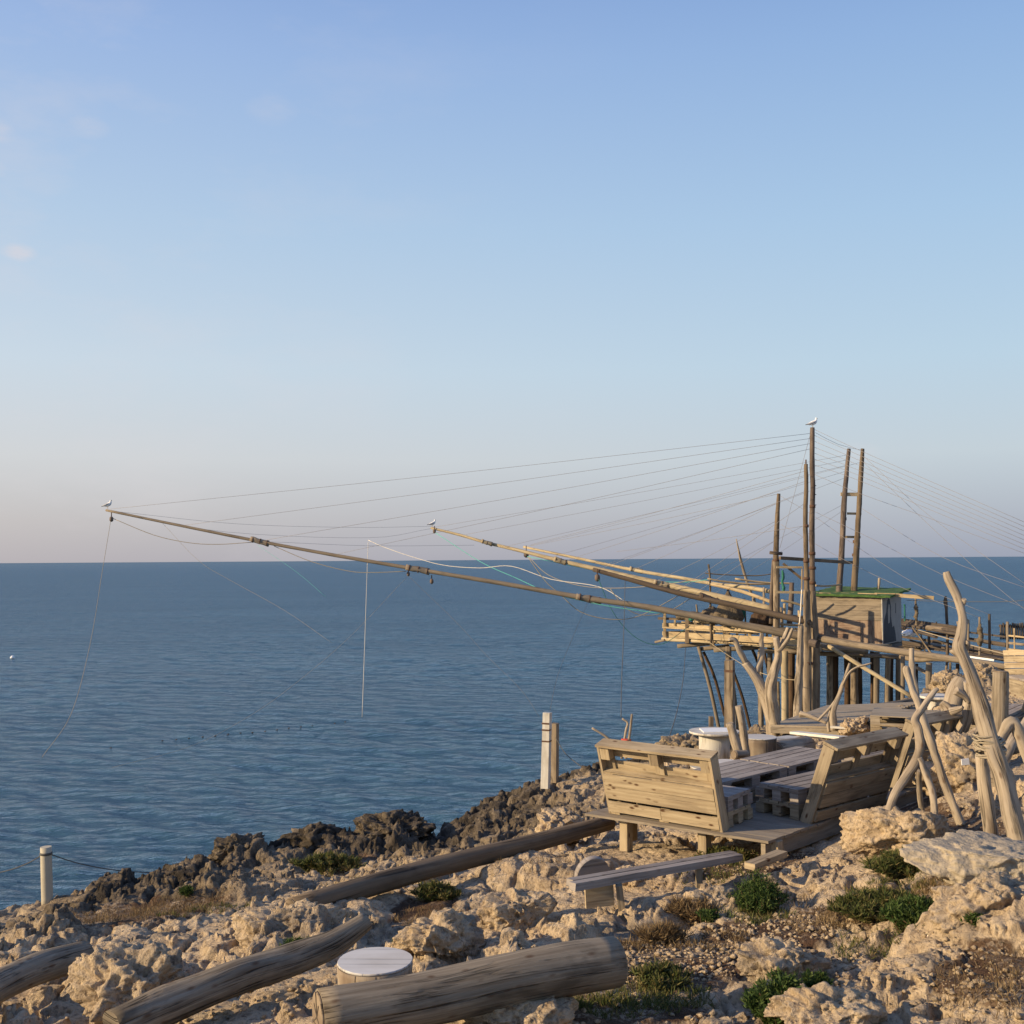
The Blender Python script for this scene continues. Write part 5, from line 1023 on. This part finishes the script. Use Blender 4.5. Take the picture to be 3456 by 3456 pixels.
for k, (xa, ya, xb, yb) in enumerate(((3046, 2092, 3235, 2118), (3046, 2097, 3245, 2128), (3046, 2101, 3250, 2135), (3046, 2108, 3240, 2142), (3046, 2118, 3160, 2150))):
    stick('spare_pole', ORD[k] + ' from the top of five dark spare poles lying on the walkway railing', 'pole', PL([(xa, ya), (xb, yb)], 38 - k * .15, 34 - k * .15), [.055, .05], 'dead', 'spare poles stacked on the walkway railing')
one('rail_log', lambda m: m.tube(PL([(3130, 2120), (3200, 2126)], 35.6, 34.8), ppx(10, 35), 12, .06, 3), M['pile'], wk)
for (x, y0, y1, w, y, mt) in ((3306, 2082, 2225, 7, 32.5, 'pile'), (3339, 2072, 2190, 9, 32.6, 'dead'), (3400, 2098, 2228, 10, 29.8, 'boom'), (3423, 2120, 2222, 5, 29.4, 'rail'), (3268, 2092, 2220, 8, 33.6, 'pile'), (3198, 2120, 2236, 10, 34.6, 'dead'), (3135, 2140, 2220, 9, 36, 'dead'), (3160, 2098, 2112, 5, 35.4, 'dead')):
    one('rail_post', lambda m: m.tube(PL([(x + random.uniform(-2, 2), y1), (x, y0)], y), ppx(w / 2, y), 9, .08, 4), M[mt], wk)
stick('pole', 'thin dark pole with a swollen tip standing behind the walkway', 'pole', PL([(3198, 2150), (3194, 2060), (3190, 2030), (3192, 2012)], 36), [.05, .045, .07, .03], 'dead')
stick('pole', 'slim pole with net on it right of the hut', 'pole', PL([(3095, 2130), (3091, 2060), (3090, 2020)], 36.6), [.04, .035, .03], 'pile')
stick('pole', 'very thin dark pole close to the hut wall', 'pole', PL([(3054, 2110), (3053, 2050), (3052, 2040)], 37.6), [.03, .025, .045], 'netg')
fe = thing('slat_fence', 'dark brown slatted fence far behind the walkway at the right edge', 'fence', tuple(P(3420, 2150, 40)))
for k in range(14): one('slat', lambda m: m.tube(PL([(3378 + k * 8, 2158), (3378 + k * 8, 2104 + random.uniform(-3, 5))], 40), .036, 7, .1, 2), M['dead'], fe)
one('rail', lambda m: m.beam(P(3372, 2112, 40.1), P(3480, 2118, 40.1), .05, .09), M['dead'], fe); one('rail', lambda m: m.beam(P(3372, 2145, 40.1), P(3480, 2150, 40.1), .05, .09), M['dead'], fe)
o = one('gunwale_board', lambda m: m.beam(P(3268, 2216, 30.6), P(3355, 2228, 30), .03, .05), M['plastic']); tag(o, 'thin white strip lying on the heavy beam near the right edge', 'strip')

for k, (xa, ya, xb, yb, Y, h) in enumerate(((3052, 2188, 3150, 2206, 36.5, 6), (3070, 2160, 3190, 2196, 36, 5), (3108, 2140, 3128, 2226, 36, 5), (3150, 2160, 3262, 2186, 35, 6), (3080, 2118, 3155, 2222, 35.5, 5), (3205, 2150, 3300, 2166, 34, 5))):
    one('rail_board', lambda m: m.beam(P(xa, ya, Y), P(xb, yb, Y - .6), .035, ppx(h, Y), j=.003), M['dead' if k % 2 else 'pile'], wk)
for k, (xa, ya, xb, yb, Y, r) in enumerate(((2478, 2052, 2490, 2172, 39.2, 4), (2512, 2020, 2516, 2170, 38.8, 3), (2585, 2060, 2588, 2180, 38, 4), (2636, 2050, 2640, 2182, 37.4, 5), (2696, 2060, 2698, 2190, 36.4, 4), (2350, 2040, 2352, 2090, 41, 3), (2470, 2115, 2620, 2122, 38.4, 4), (2630, 2075, 2715, 2082, 37, 4), (2300, 2100, 2420, 2106, 41, 3))):
    one('stake', lambda m: m.tube(PL([(xa, ya), ((xa + xb) / 2 + 2, (ya + yb) / 2), (xb, yb)], Y), ppx(r, Y), 8, .1, 3), M['pile' if k % 2 else 'rail'], pf)
# ---- rigging
WR = .0058
SL = 'stay wires from tallest mast to longest boom'
for n_, (xa, ya, xb, yb) in enumerate(((2734, 1463, 372, 1718), (2734, 1480, 620, 1773), (2734, 1497, 900, 1822), (2734, 1515, 1128, 1872))): rope('stay_wire', ORD[n_] + ' from the top of four ' + SL, PL([(xa, ya), ((xa + xb) / 2, (ya + yb) / 2 + 5), (xb, yb)], 35, 39.5), WR, 'wire', 'stay wires from the tallest mast to the longest boom', 6, 'wire')
SL = 'stay wires from the paired masts to the booms'
for n_, (xa, ya, xb, yb, y) in enumerate(((2862, 1535, 1460, 1780, 45), (2860, 1552, 1560, 1806, 44), (2858, 1570, 1700, 1846, 43), (2856, 1590, 1860, 1880, 42), (2854, 1612, 2010, 1918, 41.5), (2906, 1560, 1775, 1845, 46.5), (2850, 1700, 2300, 1985, 40), (2850, 1720, 2400, 2010, 40))): rope('stay_wire', ORD[n_] + ' of eight ' + SL, PL([(xa, ya), ((xa + xb) / 2, (ya + yb) / 2 + 4), (xb, yb)], 41, y), WR * .9, 'wire', 'stay wires from the paired masts to the pale booms', 6, 'wire')
SL = 'stay wires from the dark strapped mast'
for n_, (xa, ya, xb, yb, y) in enumerate(((2716, 1590, 1792, 1838, 44), (2716, 1625, 1900, 1895, 42), (2714, 1660, 2010, 1925, 38.5), (2714, 1700, 2290, 1990, 37), (2716, 1775, 2080, 1862, 40))): rope('stay_wire', ORD[n_] + ' from the top of five ' + SL, PL([(xa, ya), ((xa + xb) / 2, (ya + yb) / 2 + 4), (xb, yb)], 34.7, y), WR, 'wire', 'stay wires from the dark strapped mast', 6, 'wire')
SL = 'stay wires running left from the shortest mast'
for n_, (xa, ya, xb, yb, y) in enumerate(((2622, 1668, 1792, 1842, 46), (2620, 1700, 2140, 1922, 42), (2616, 1760, 2200, 1968, 38), (2608, 1830, 2330, 2010, 37))): rope('stay_wire', ORD[n_] + ' from the top of four ' + SL, PL([(xa, ya), ((xa + xb) / 2, (ya + yb) / 2 + 4), (xb, yb)], 35.6, y), WR, 'wire', 'stay wires from the shortest mast', 6, 'wire')
SL = 'thin stay wire running from the mast tops down to the right edge'
for i in range(7): rope('stay_wire', ORD[i] + ' from the top of seven parallel wires sloping to the right edge', PL([(2750, 1450 + i * 20), (2915, 1526 + i * 17), (3480, 1772 + i * 15)], 35, 30), WR * .95, 'wire', 'stay wires running to the right edge', 4, 'wire')
for n_, pl in enumerate(([(2750, 1602), (2906, 1667), (3128, 1746), (3480, 1876)], [(2915, 1540), (3143, 1746), (3480, 1985)], [(2908, 1716), (3180, 1880), (3480, 1990)], [(2752, 1728), (2950, 1822), (3180, 1939), (3480, 2060)], [(2915, 1560), (3060, 1700), (3300, 1925), (3480, 2075)], [(2630, 1672), (2745, 1740), (2900, 1850), (3100, 1975), (3339, 2074)], [(2636, 1770), (2850, 1890), (3060, 1990), (3306, 2084)])):
    rope('stay_wire', ORD[n_] + ' of seven crossing stay wires sloping down right behind the masts', PL(pl, 37, 33), WR, 'wire', 'crossing stay wires on the right', 4, 'wire')
rope('stay_wire', 'wire dropping steeply from the tallest mast to the shortest mast', PL([(2735, 1465), (2632, 1850)], 35, 35.5), WR, 'wire', None, 2, 'wire')
rope('stay_wire', 'wire dropping from the tallest mast across to the right pair', PL([(2752, 1460), (2830, 1500), (2910, 1520)], 35, 41), WR, 'wire', None, 2, 'wire')
rope('stay_wire', 'upper of two almost level wires between long and middle boom tips', PL([(380, 1725), (800, 1768), (1200, 1780), (1455, 1776)], 40, 45), WR * .8, 'wire', 'level wires between the boom tips', 5, 'wire')
rope('stay_wire', 'lower, more sagging of two wires between long and middle boom tips', PL([(380, 1728), (760, 1795), (1240, 1815), (1455, 1784)], 40, 45), WR * .8, 'wire', 'level wires between the boom tips', 5, 'wire')
rope('stay_wire', 'level wire from the first boom splice to the yellow boom', PL([(900, 1828), (1250, 1842), (1600, 1840)], 39, 44), WR * .8, 'wire', None, 5, 'wire')
rope('rope', 'brown rope sagging under the tip of the longest boom', PL([(382, 1750), (520, 1806), (640, 1832), (740, 1837), (850, 1830)], 39.8, 39), .012, 'rope')
rope('rope', 'brown rope sagging under the longest boom between its first two splices', PL([(925, 1843), (1050, 1895), (1180, 1928), (1270, 1932), (1370, 1928)], 39, 38), .012, 'rope')
rope('rope', 'pale rope hanging from the boom tip pulley down into the sea at left', PL([(374, 1755), (345, 1930), (305, 2170), (240, 2410), (140, 2558)], 39.8, 37), .008, 'rope')
rope('rope', 'straight white rope hanging down to the sea in the middle', PL([(1243, 1828), (1240, 1900), (1230, 2200), (1222, 2420)], 43, 43), .010, 'ropew')
rope('rope', 'white rope sagging in long curves from mid air to the deck', PL([(1243, 1823), (1300, 1848), (1400, 1882), (1500, 1908), (1620, 1917), (1726, 1911), (1860, 1955), (2020, 1980), (2110, 2030)], 43, 38), .011, 'ropew')
rope('rope', 'teal rope slanting from the middle boom tip', PL([(1470, 1798), (1620, 1895), (1740, 1950), (1815, 1985)], 44, 40), .012, 'ropet')
rope('rope', 'teal rope running along under the yellow boom', PL([(1780, 1878), (1990, 1922), (2150, 1955), (2300, 1965), (2400, 1955)], 43, 39), .012, 'ropet')
rope('rope', 'teal rope beside the end of the longest boom', PL([(1895, 2012), (2050, 2045), (2240, 2072)], 37, 36), .012, 'ropet')
rope('rope', 'green rope looping from the dark boom to the platform', PL([(2020, 1955), (2060, 2050), (2110, 2120), (2170, 2165), (2240, 2172), (2330, 2110)], 38, 38), .011, 'netg')
rope('rope', 'brown rope looping low beneath the longest boom', PL([(1782, 1880), (1840, 1960), (1890, 2005), (1960, 2065), (2060, 2090), (2160, 2078), (2290, 2010)], 38, 37.5), .014, 'rope')
rope('rope', 'second brown rope looping beneath the yellow boom', PL([(1785, 1880), (1850, 1940), (1950, 1975), (2060, 1985), (2200, 1978), (2330, 1960)], 42, 38), .013, 'rope')
rope('rope', 'third rope sagging towards the left end of the platform', PL([(2060, 1988), (2110, 2050), (2170, 2076), (2250, 2066), (2330, 2020)], 38, 38), .013, 'rope')
rope('rope', 'thin dark rope hanging straight down left of the platform', PL([(2110, 1960), (2106, 2110), (2098, 2300), (2096, 2420)], 37.5, 30), .011, 'roped')
rope('rope', 'dark rope hanging from the left deck down to the rocks', PL([(2314, 2186), (2306, 2290), (2285, 2400), (2252, 2510)], 41, 22), .010, 'roped')
rope('rope', 'yellow cord tied from the deck across the forked driftwood', PL([(2330, 2120), (2440, 2200), (2540, 2260), (2640, 2290), (2710, 2296)], 38, 33), .011, 'boomy')
rope('rope', 'faint thin line slanting down to the sea at left', PL([(545, 1762), (670, 1892), (780, 1960), (960, 2060), (1120, 2170)], 40, 37), .0045, 'rope')
rope('rope', 'faint thin line slanting down from the second boom splice', PL([(870, 1840), (1000, 1930), (1100, 2015)], 39, 37), .004, 'ropet')
rope('rope', 'thin dark line slanting down to the sea beneath the boom', PL([(1380, 1945), (1545, 2105), (1640, 2210), (1760, 2330), (1820, 2420)], 37, 31), .005, 'roped')
rope('rope', 'thin dark line dropping towards the tall white post', PL([(1985, 2030), (1900, 2230), (1872, 2320), (1856, 2400)], 30, 22), .004, 'roped')
rope('rope', 'long faint line slanting across the water', PL([(1378, 1942), (1180, 2150), (980, 2320), (820, 2430), (640, 2520), (380, 2590)], 38, 30), .004, 'rope')
rope('rope', 'coiled cord hanging on the dark strapped mast', PL([(2706, 1990), (2702, 2060), (2698, 2108)], 34.5), .02, 'ropew')
rope('cord', 'level cord behind the walkway', PL([(3060, 2026), (3200, 2030), (3400, 2030), (3480, 2022)], 36, 32), .009, 'roped')
rope('cord', 'rope handrail sloping down the walkway', PL([(3098, 2126), (3250, 2170), (3400, 2210)], 33.5, 29), .016, 'rope')
for px, py, Y, s_, lab in ((376, 1752, 39.8, .10, 'grey pulley block under the tip of the longest boom'), (1378, 1937, 38.4, .08, 'dark pulley under the second splice of the longest boom'), (1457, 1962, 38.2, .09, 'rusty pulley hanging lower right of the second splice'), (1776, 1870, 46, .15, 'pale pulley block under the tip of the upper boom'), (2016, 1950, 38.3, .13, 'rusty pulley block hanging from the tip of the dark boom'), (1466, 1793, 44.8, .09, 'small pulley under the gull tipped yellow boom')):
    c = P(px, py, Y); t = thing('pulley', lab, 'pulley', tuple(c), 0, 'pulley blocks hanging from the booms')
    one('block', lambda m: m.tube([c - zz * s_, c - zz * s_ * .5, c + zz * s_ * .5, c + zz * s_], [s_ * .25, s_ * .7, s_ * .7, s_ * .2], 10, 0, 3), M['iron'], t); one('strap', lambda m: m.tube([c + zz * s_, c + zz * s_ * 2.4], .018, 6, 0, 1), M['band'], t)
# ---- gulls
def gull(label, px, py, Y, sc=1.0, rz=0.0, up=0.35):
    c = P(px, py, Y); t = thing('gull', label, 'gull', tuple(c), rz, 'gulls resting on the rigging')
    t.scale = (sc, sc, sc)
    def L(name, pts, rad, mat, seg=12, sub=4): m = MB(); m.tube(pts, rad, seg, 0, sub); return m.build(name, M[mat], t, local=True)
    L('body', [(-.20, 0, .12), (-.12, 0, .135), (0, 0, .165), (.10, 0, .21), (.145, 0, .265), (.155, 0, .32), (.165, 0, .355), (.185, 0, .37)], [.012, .05, .080, .078, .052, .036, .036, .012], 'feather', 14)
    for s_ in (-1, 1): L('wing', [(.10, .062 * s_, .215), (0, .075 * s_, .185), (-.13, .045 * s_, .145), (-.24, .015 * s_, .118)], [.025, .040, .032, .008], 'featherg', 8)
    L('tail', [(-.18, 0, .12), (-.28, 0, .10)], [.02, .012], 'tailf', 8, 1)
    L('beak', [(.18, 0, .355), (.225, 0, .347)], [.013, .004], 'beak', 8, 1)
    for s_ in (-1, 1): L('leg', [(.01, .03 * s_, .12), (.015, .03 * s_, .0)], [.007, .006], 'beak', 6, 1); L('eye', [(.168, .030 * s_, .362), (.168, .036 * s_, .362)], [.006, .004], 'tailf', 6, 1)
    return t
gull('white gull standing on top of the tallest mast', 2742, 1443, 35, .85, R(12)); gull('gull on the far left tip of the longest boom', 362, 1717, 40, .85, R(-10)); gull('gull perched on the tip of the yellow boom', 1458, 1778, 45, .80, R(30))
# ---- floats on the sea
for i, (px, py) in enumerate([(374, 2526), (548, 2502), (595, 2498), (638, 2494), (684, 2489), (727, 2486), (770, 2480), (812, 2476), (852, 2474), (895, 2470), (935, 2465), (975, 2459), (1016, 2455), (1053, 2451), (1093, 2446), (1130, 2443), (1165, 2438)]):
    d_ = ray(px, py); tt = -CAMZ / d_.z; c = Vector((d_.x * tt, d_.y * tt, .01)); o = one('float', lambda m: m.tube([c - Vector((.03, 0, 0)), c + Vector((.03, 0, .02))], [.02, .02], 6, 0, 1), M['piled']); tag(o, 'small dark net float in the row curving across the calm water', 'float', 'small dark floats in a row on the water')
d_ = ray(42, 2222); tt = -CAMZ / d_.z; c = Vector((d_.x * tt, d_.y * tt, .05)); o = one('buoy', lambda m: m.tube([c - zz * .12, c, c + zz * .14], [.05, .17, .06], 12, 0, 4), M['plastic']); tag(o, 'tiny white buoy floating far out at the left edge', 'buoy')
# ================================================================== plants, pebbles
def leaves(cx, n, ln, wd, rs, up=.3, flop=1.0):
    """n thin leaf quads centred on cx (n,3), random directions biased upwards"""
    d = rs.normal(size=(n, 3)) * flop; d[:, 2] = np.abs(d[:, 2]) + up; d /= np.linalg.norm(d, axis=1)[:, None]
    s_ = np.cross(d, rs.normal(size=(n, 3))); s_ /= np.linalg.norm(s_, axis=1)[:, None]
    L_ = (ln * (.6 + .8 * rs.rand(n)))[:, None]; w_ = (wd * (.6 + .8 * rs.rand(n)))[:, None]
    V = np.stack([cx, cx + d * L_ * .5 + s_ * w_ * .5, cx + d * L_, cx + d * L_ * .5 - s_ * w_ * .5], 1).reshape(-1, 3)
    return V, np.arange(4 * n).reshape(n, 4)
def leafobj(name, V, Fc, mat, parent=None, base=None, rs=None):
    o = add_mesh(name, V, Fc, M[mat], parent, base=base)
    at = o.data.attributes.new('lv', 'FLOAT', 'FACE'); at.data.foreach_set('value', rs.rand(len(Fc)).astype(np.float32)); return o
def shrub(label, px, py, rx, ry, h, n, seed, mat='leaf', ln=.06, wd=.014, sprigs=40, name='shrub', cat='shrub'):
    c = hit(px, py); rs = np.random.RandomState(seed); t = thing(name, label, cat, tuple(c - Vector((0, 0, .04))))
    # sprigs: each one a curved stem with leaves all along it, so that the outline is ragged
    cen = []; m = MB()
    for k in range(sprigs):
        a = rs.rand() * 6.28; q_ = rs.rand() ** .55; r0 = q_ * .45; top = np.array([math.cos(a) * rx * q_, math.sin(a) * ry * q_, h * (1.1 - .75 * q_ ** 1.7) * (.7 + .5 * rs.rand())])
        b0 = np.array([math.cos(a) * rx * r0, math.sin(a) * ry * r0, -.02]); b0[2] = tz(c.x + b0[0], c.y + b0[1]) - c.z if k % 4 == 0 else b0[2]
        mid = (b0 + top) / 2 + np.array([0, 0, h * .12]) + rs.normal(size=3) * .02
        tt = rs.rand(max(6, n // sprigs)) ** .7; pt = (1 - tt)[:, None] ** 2 * b0 + 2 * (tt * (1 - tt))[:, None] * mid + (tt ** 2)[:, None] * top
        cen.append(pt + rs.normal(size=pt.shape) * h * .055)
        if k % 2 == 0: m.tube([Vector(b0) + c, Vector(mid) + c, Vector(top) + c], [.006, .004, .002], 4, 0, 2)
    cen = np.concatenate(cen) + np.array(c); V, Fc = leaves(cen, len(cen), ln, wd, rs)
    leafobj('leaves', V, Fc, mat, t, rs=rs); m.build('stems', M['stem'], t); return t
shrub('dark green rounded shrub right of the plank bench', 2560, 3070, .23, .20, .21, 8000, 1, 'leaf', .032, .007, 130)
shrub('large olive green and brown bush in the middle of the gravel at right', 2975, 3095, .36, .24, .13, 13000, 2, 'leafy', .05, .008, 190)
shrub('greener half of the low bush beside the bumpy rocks at right', 3095, 3120, .22, .18, .13, 7000, 21, 'leaf', .04, .008, 100)
shrub('bright green ferny bush at the bottom edge', 2640, 3470, .22, .16, .20, 9000, 3, 'leaf', .04, .010, 90)
shrub('low olive grass clump below the slim driftwood tripod', 3080, 2950, .40, .24, .13, 9000, 4, 'leafy', .06, .009, 110)
shrub('dark scrub growing in the shadow right of the cracked log', 2230, 3330, .22, .16, .09, 3500, 5, 'leafy', .05, .008, 60)
shrub('brown and green tussock in front of the plank bench', 2330, 3110, .24, .12, .08, 3500, 6, 'dry', .06, .005, 80)
shrub('small green sprig plant beside the brown tussock', 2390, 3105, .09, .07, .06, 900, 62, 'leaf', .03, .007, 30)
shrub('straggly dry tussock right of the big log end', 2235, 3180, .18, .10, .08, 2500, 61, 'dry', .08, .006, 50)
shrub('small round green cushion plant at the right edge rocks', 3290, 3120, .08, .06, .06, 1500, 7, 'leaf', .025, .008, 30)
shrub('small green plant in the hollow above the bottom right rocks', 2755, 3340, .09, .07, .07, 1500, 8, 'leaf', .03, .009, 30)
shrub('green grass tuft right of the white topped stump', 1375, 3215, .10, .07, .05, 1400, 9, 'leaf', .045, .006, 30)
shrub('small green tuft above the broken driftwood log', 1010, 3220, .16, .07, .05, 1600, 10, 'leaf', .04, .006, 30)
shrub('green tuft left of the broken driftwood log', 800, 3310, .18, .07, .05, 1800, 11, 'leaf', .04, .006, 30)
shrub('small green tuft in the rocks above the dry hollow', 628, 3022, .07, .05, .06, 800, 12, 'leaf', .04, .008, 20)
shrub('scrubby olive plant under the long brown pole', 1470, 3035, .24, .13, .12, 3500, 13, 'leafy', .05, .009, 60)
shrub('dark low scrub behind the long brown pole', 1100, 2945, .45, .3, .12, 4500, 14, 'leafy', .06, .012, 60)
shrub('dark low scrub under the terrace', 2450, 2905, .35, .2, .08, 3000, 15, 'leafy', .05, .010, 50)
shrub('dark scrub in the shadow right of the terrace', 2830, 2800, .45, .3, .16, 5000, 16, 'leafy', .06, .012, 70)
shrub('green plant growing beside the grass rope at the right edge', 3430, 2980, .22, .14, .10, 2500, 17, 'leaf', .05, .01, 40)
shrub('trailing plant on top of the thick grey trunk', 3330, 2262, .01, .01, .01, 20, 18, 'leafy', .03, .01, 6)
def grass_patch(label, spots, n, seed, mat, ln, wd, name='dry_grass'):
    rs = np.random.RandomState(seed); P_ = []
    for (px, py, rx, ry, k) in spots:
        c = gz(px, py); a = rs.rand(k) * 6.28; q_ = np.sqrt(rs.rand(k)); P_.append(np.stack([c.x + np.cos(a) * q_ * rx, c.y + np.sin(a) * q_ * ry], 1))
    P_ = np.concatenate(P_); cl = np.repeat(P_, n, 0) + rs.normal(size=(len(P_) * n, 2)) * .022
    z, co, so = terrain(cl[:, 0], cl[:, 1]); cen = np.stack([cl[:, 0], cl[:, 1], z - .005], 1)
    V, Fc = leaves(cen, len(cen), ln, wd, rs, up=.8, flop=.8); o = leafobj(name, V, Fc, mat, None, (cen[:, 0].mean(), cen[:, 1].mean(), cen[:, 2].min()), rs); tag(o, label, 'grass', kind='stuff')
grass_patch('dry brown grass in the hollows of the rocks', [(2930, 3060, .35, .3, 160), (3030, 3000, .4, .2, 100), (430, 3080, 1.0, .7, 260), (620, 3050, .5, .4, 90), (1450, 3080, .35, .3, 60), (2280, 3170, .5, .22, 120), (3380, 3290, .35, .4, 60), (3300, 3380, .3, .25, 30), (2700, 3020, .4, .3, 30), (2950, 3060, .6, .4, 110), (1780, 2960, .4, .3, 30), (1250, 2960, .8, .5, 80)], 11, 31, 'dry', .055, .004)
grass_patch('short green grass between the rocks', [(2080, 3380, .35, .2, 60), (2200, 3350, .35, .25, 110), (3080, 2960, .5, .3, 120), (2560, 3080, .3, .2, 50), (1260, 2990, .6, .5, 60), (2400, 2940, .5, .4, 60), (700, 3060, .5, .3, 40), (3000, 3130, .4, .3, 60)], 12, 32, 'leafy', .055, .006, 'green_grass')
# pebbles: broken limestone in the gravel
def pebbles():
    rs = np.random.RandomState(9); V = []; Fc = []; spots = []
    for (px, py, rx, ry, k) in ((2250, 3230, 1.0, .5, 1500), (2640, 3120, .8, .4, 900), (2500, 2900, .8, .4, 300), (3350, 3280, .5, .5, 350), (2850, 3390, 1.0, .35, 300), (1960, 3400, 1.2, .3, 250), (2420, 2950, .8, .4, 250), (700, 3400, 1.2, .4, 300), (3200, 2780, .8, .6, 250), (2900, 3230, .6, .3, 400)):
        c = gz(px, py); a = rs.rand(k) * 6.28; q_ = np.sqrt(rs.rand(k)); spots.append(np.stack([c.x + np.cos(a) * q_ * rx, c.y + np.sin(a) * q_ * ry], 1))
    xy = np.concatenate(spots); z = terrain(xy[:, 0], xy[:, 1])[0]
    bv = np.array([(1, 0, 0), (0, 1, 0), (-1, 0, 0), (0, -1, 0), (0, 0, 1), (0, 0, -1), (.7, .7, .3), (-.6, .7, .2), (-.7, -.6, .3), (.6, -.7, .2)], float)
    bm = bmesh.new(); [bm.verts.new(v) for v in bv]; bmesh.ops.convex_hull(bm, input=bm.verts); bm.verts.ensure_lookup_table(); bm.verts.index_update(); hv = np.array([v.co[:] for v in bm.verts]); hf = np.array([[v.index for v in f.verts] for f in bm.faces if len(f.verts) == 3]); bm.free()
    n = len(xy); s_ = .005 + .022 * rs.rand(n) ** 3.2; A_ = rs.rand(n) * 6.28
    allv = hv[None] * (1 + .3 * rs.normal(size=(n, len(hv), 1)) * .6) * (s_[:, None] * (.7 + .6 * rs.rand(n, 3)))[:, None, :]
    ca, sa = np.cos(A_)[:, None], np.sin(A_)[:, None]; X = allv[..., 0] * ca - allv[..., 1] * sa; Y = allv[..., 0] * sa + allv[..., 1] * ca
    V = np.stack([X + xy[:, :1], Y + xy[:, 1:], allv[..., 2] * .7 + z[:, None] + s_[:, None] * .25], -1).reshape(-1, 3); Fc = (hf[None] + (np.arange(n) * len(hv))[:, None, None]).reshape(-1, 3)
    o = add_mesh('pebbles', V, Fc, M['rock'], base=(V[:, 0].mean(), V[:, 1].mean(), V[:, 2].min())); tag(o, 'loose pale pebbles and grit scattered over the gravel', 'pebbles', kind='stuff')
pebbles()
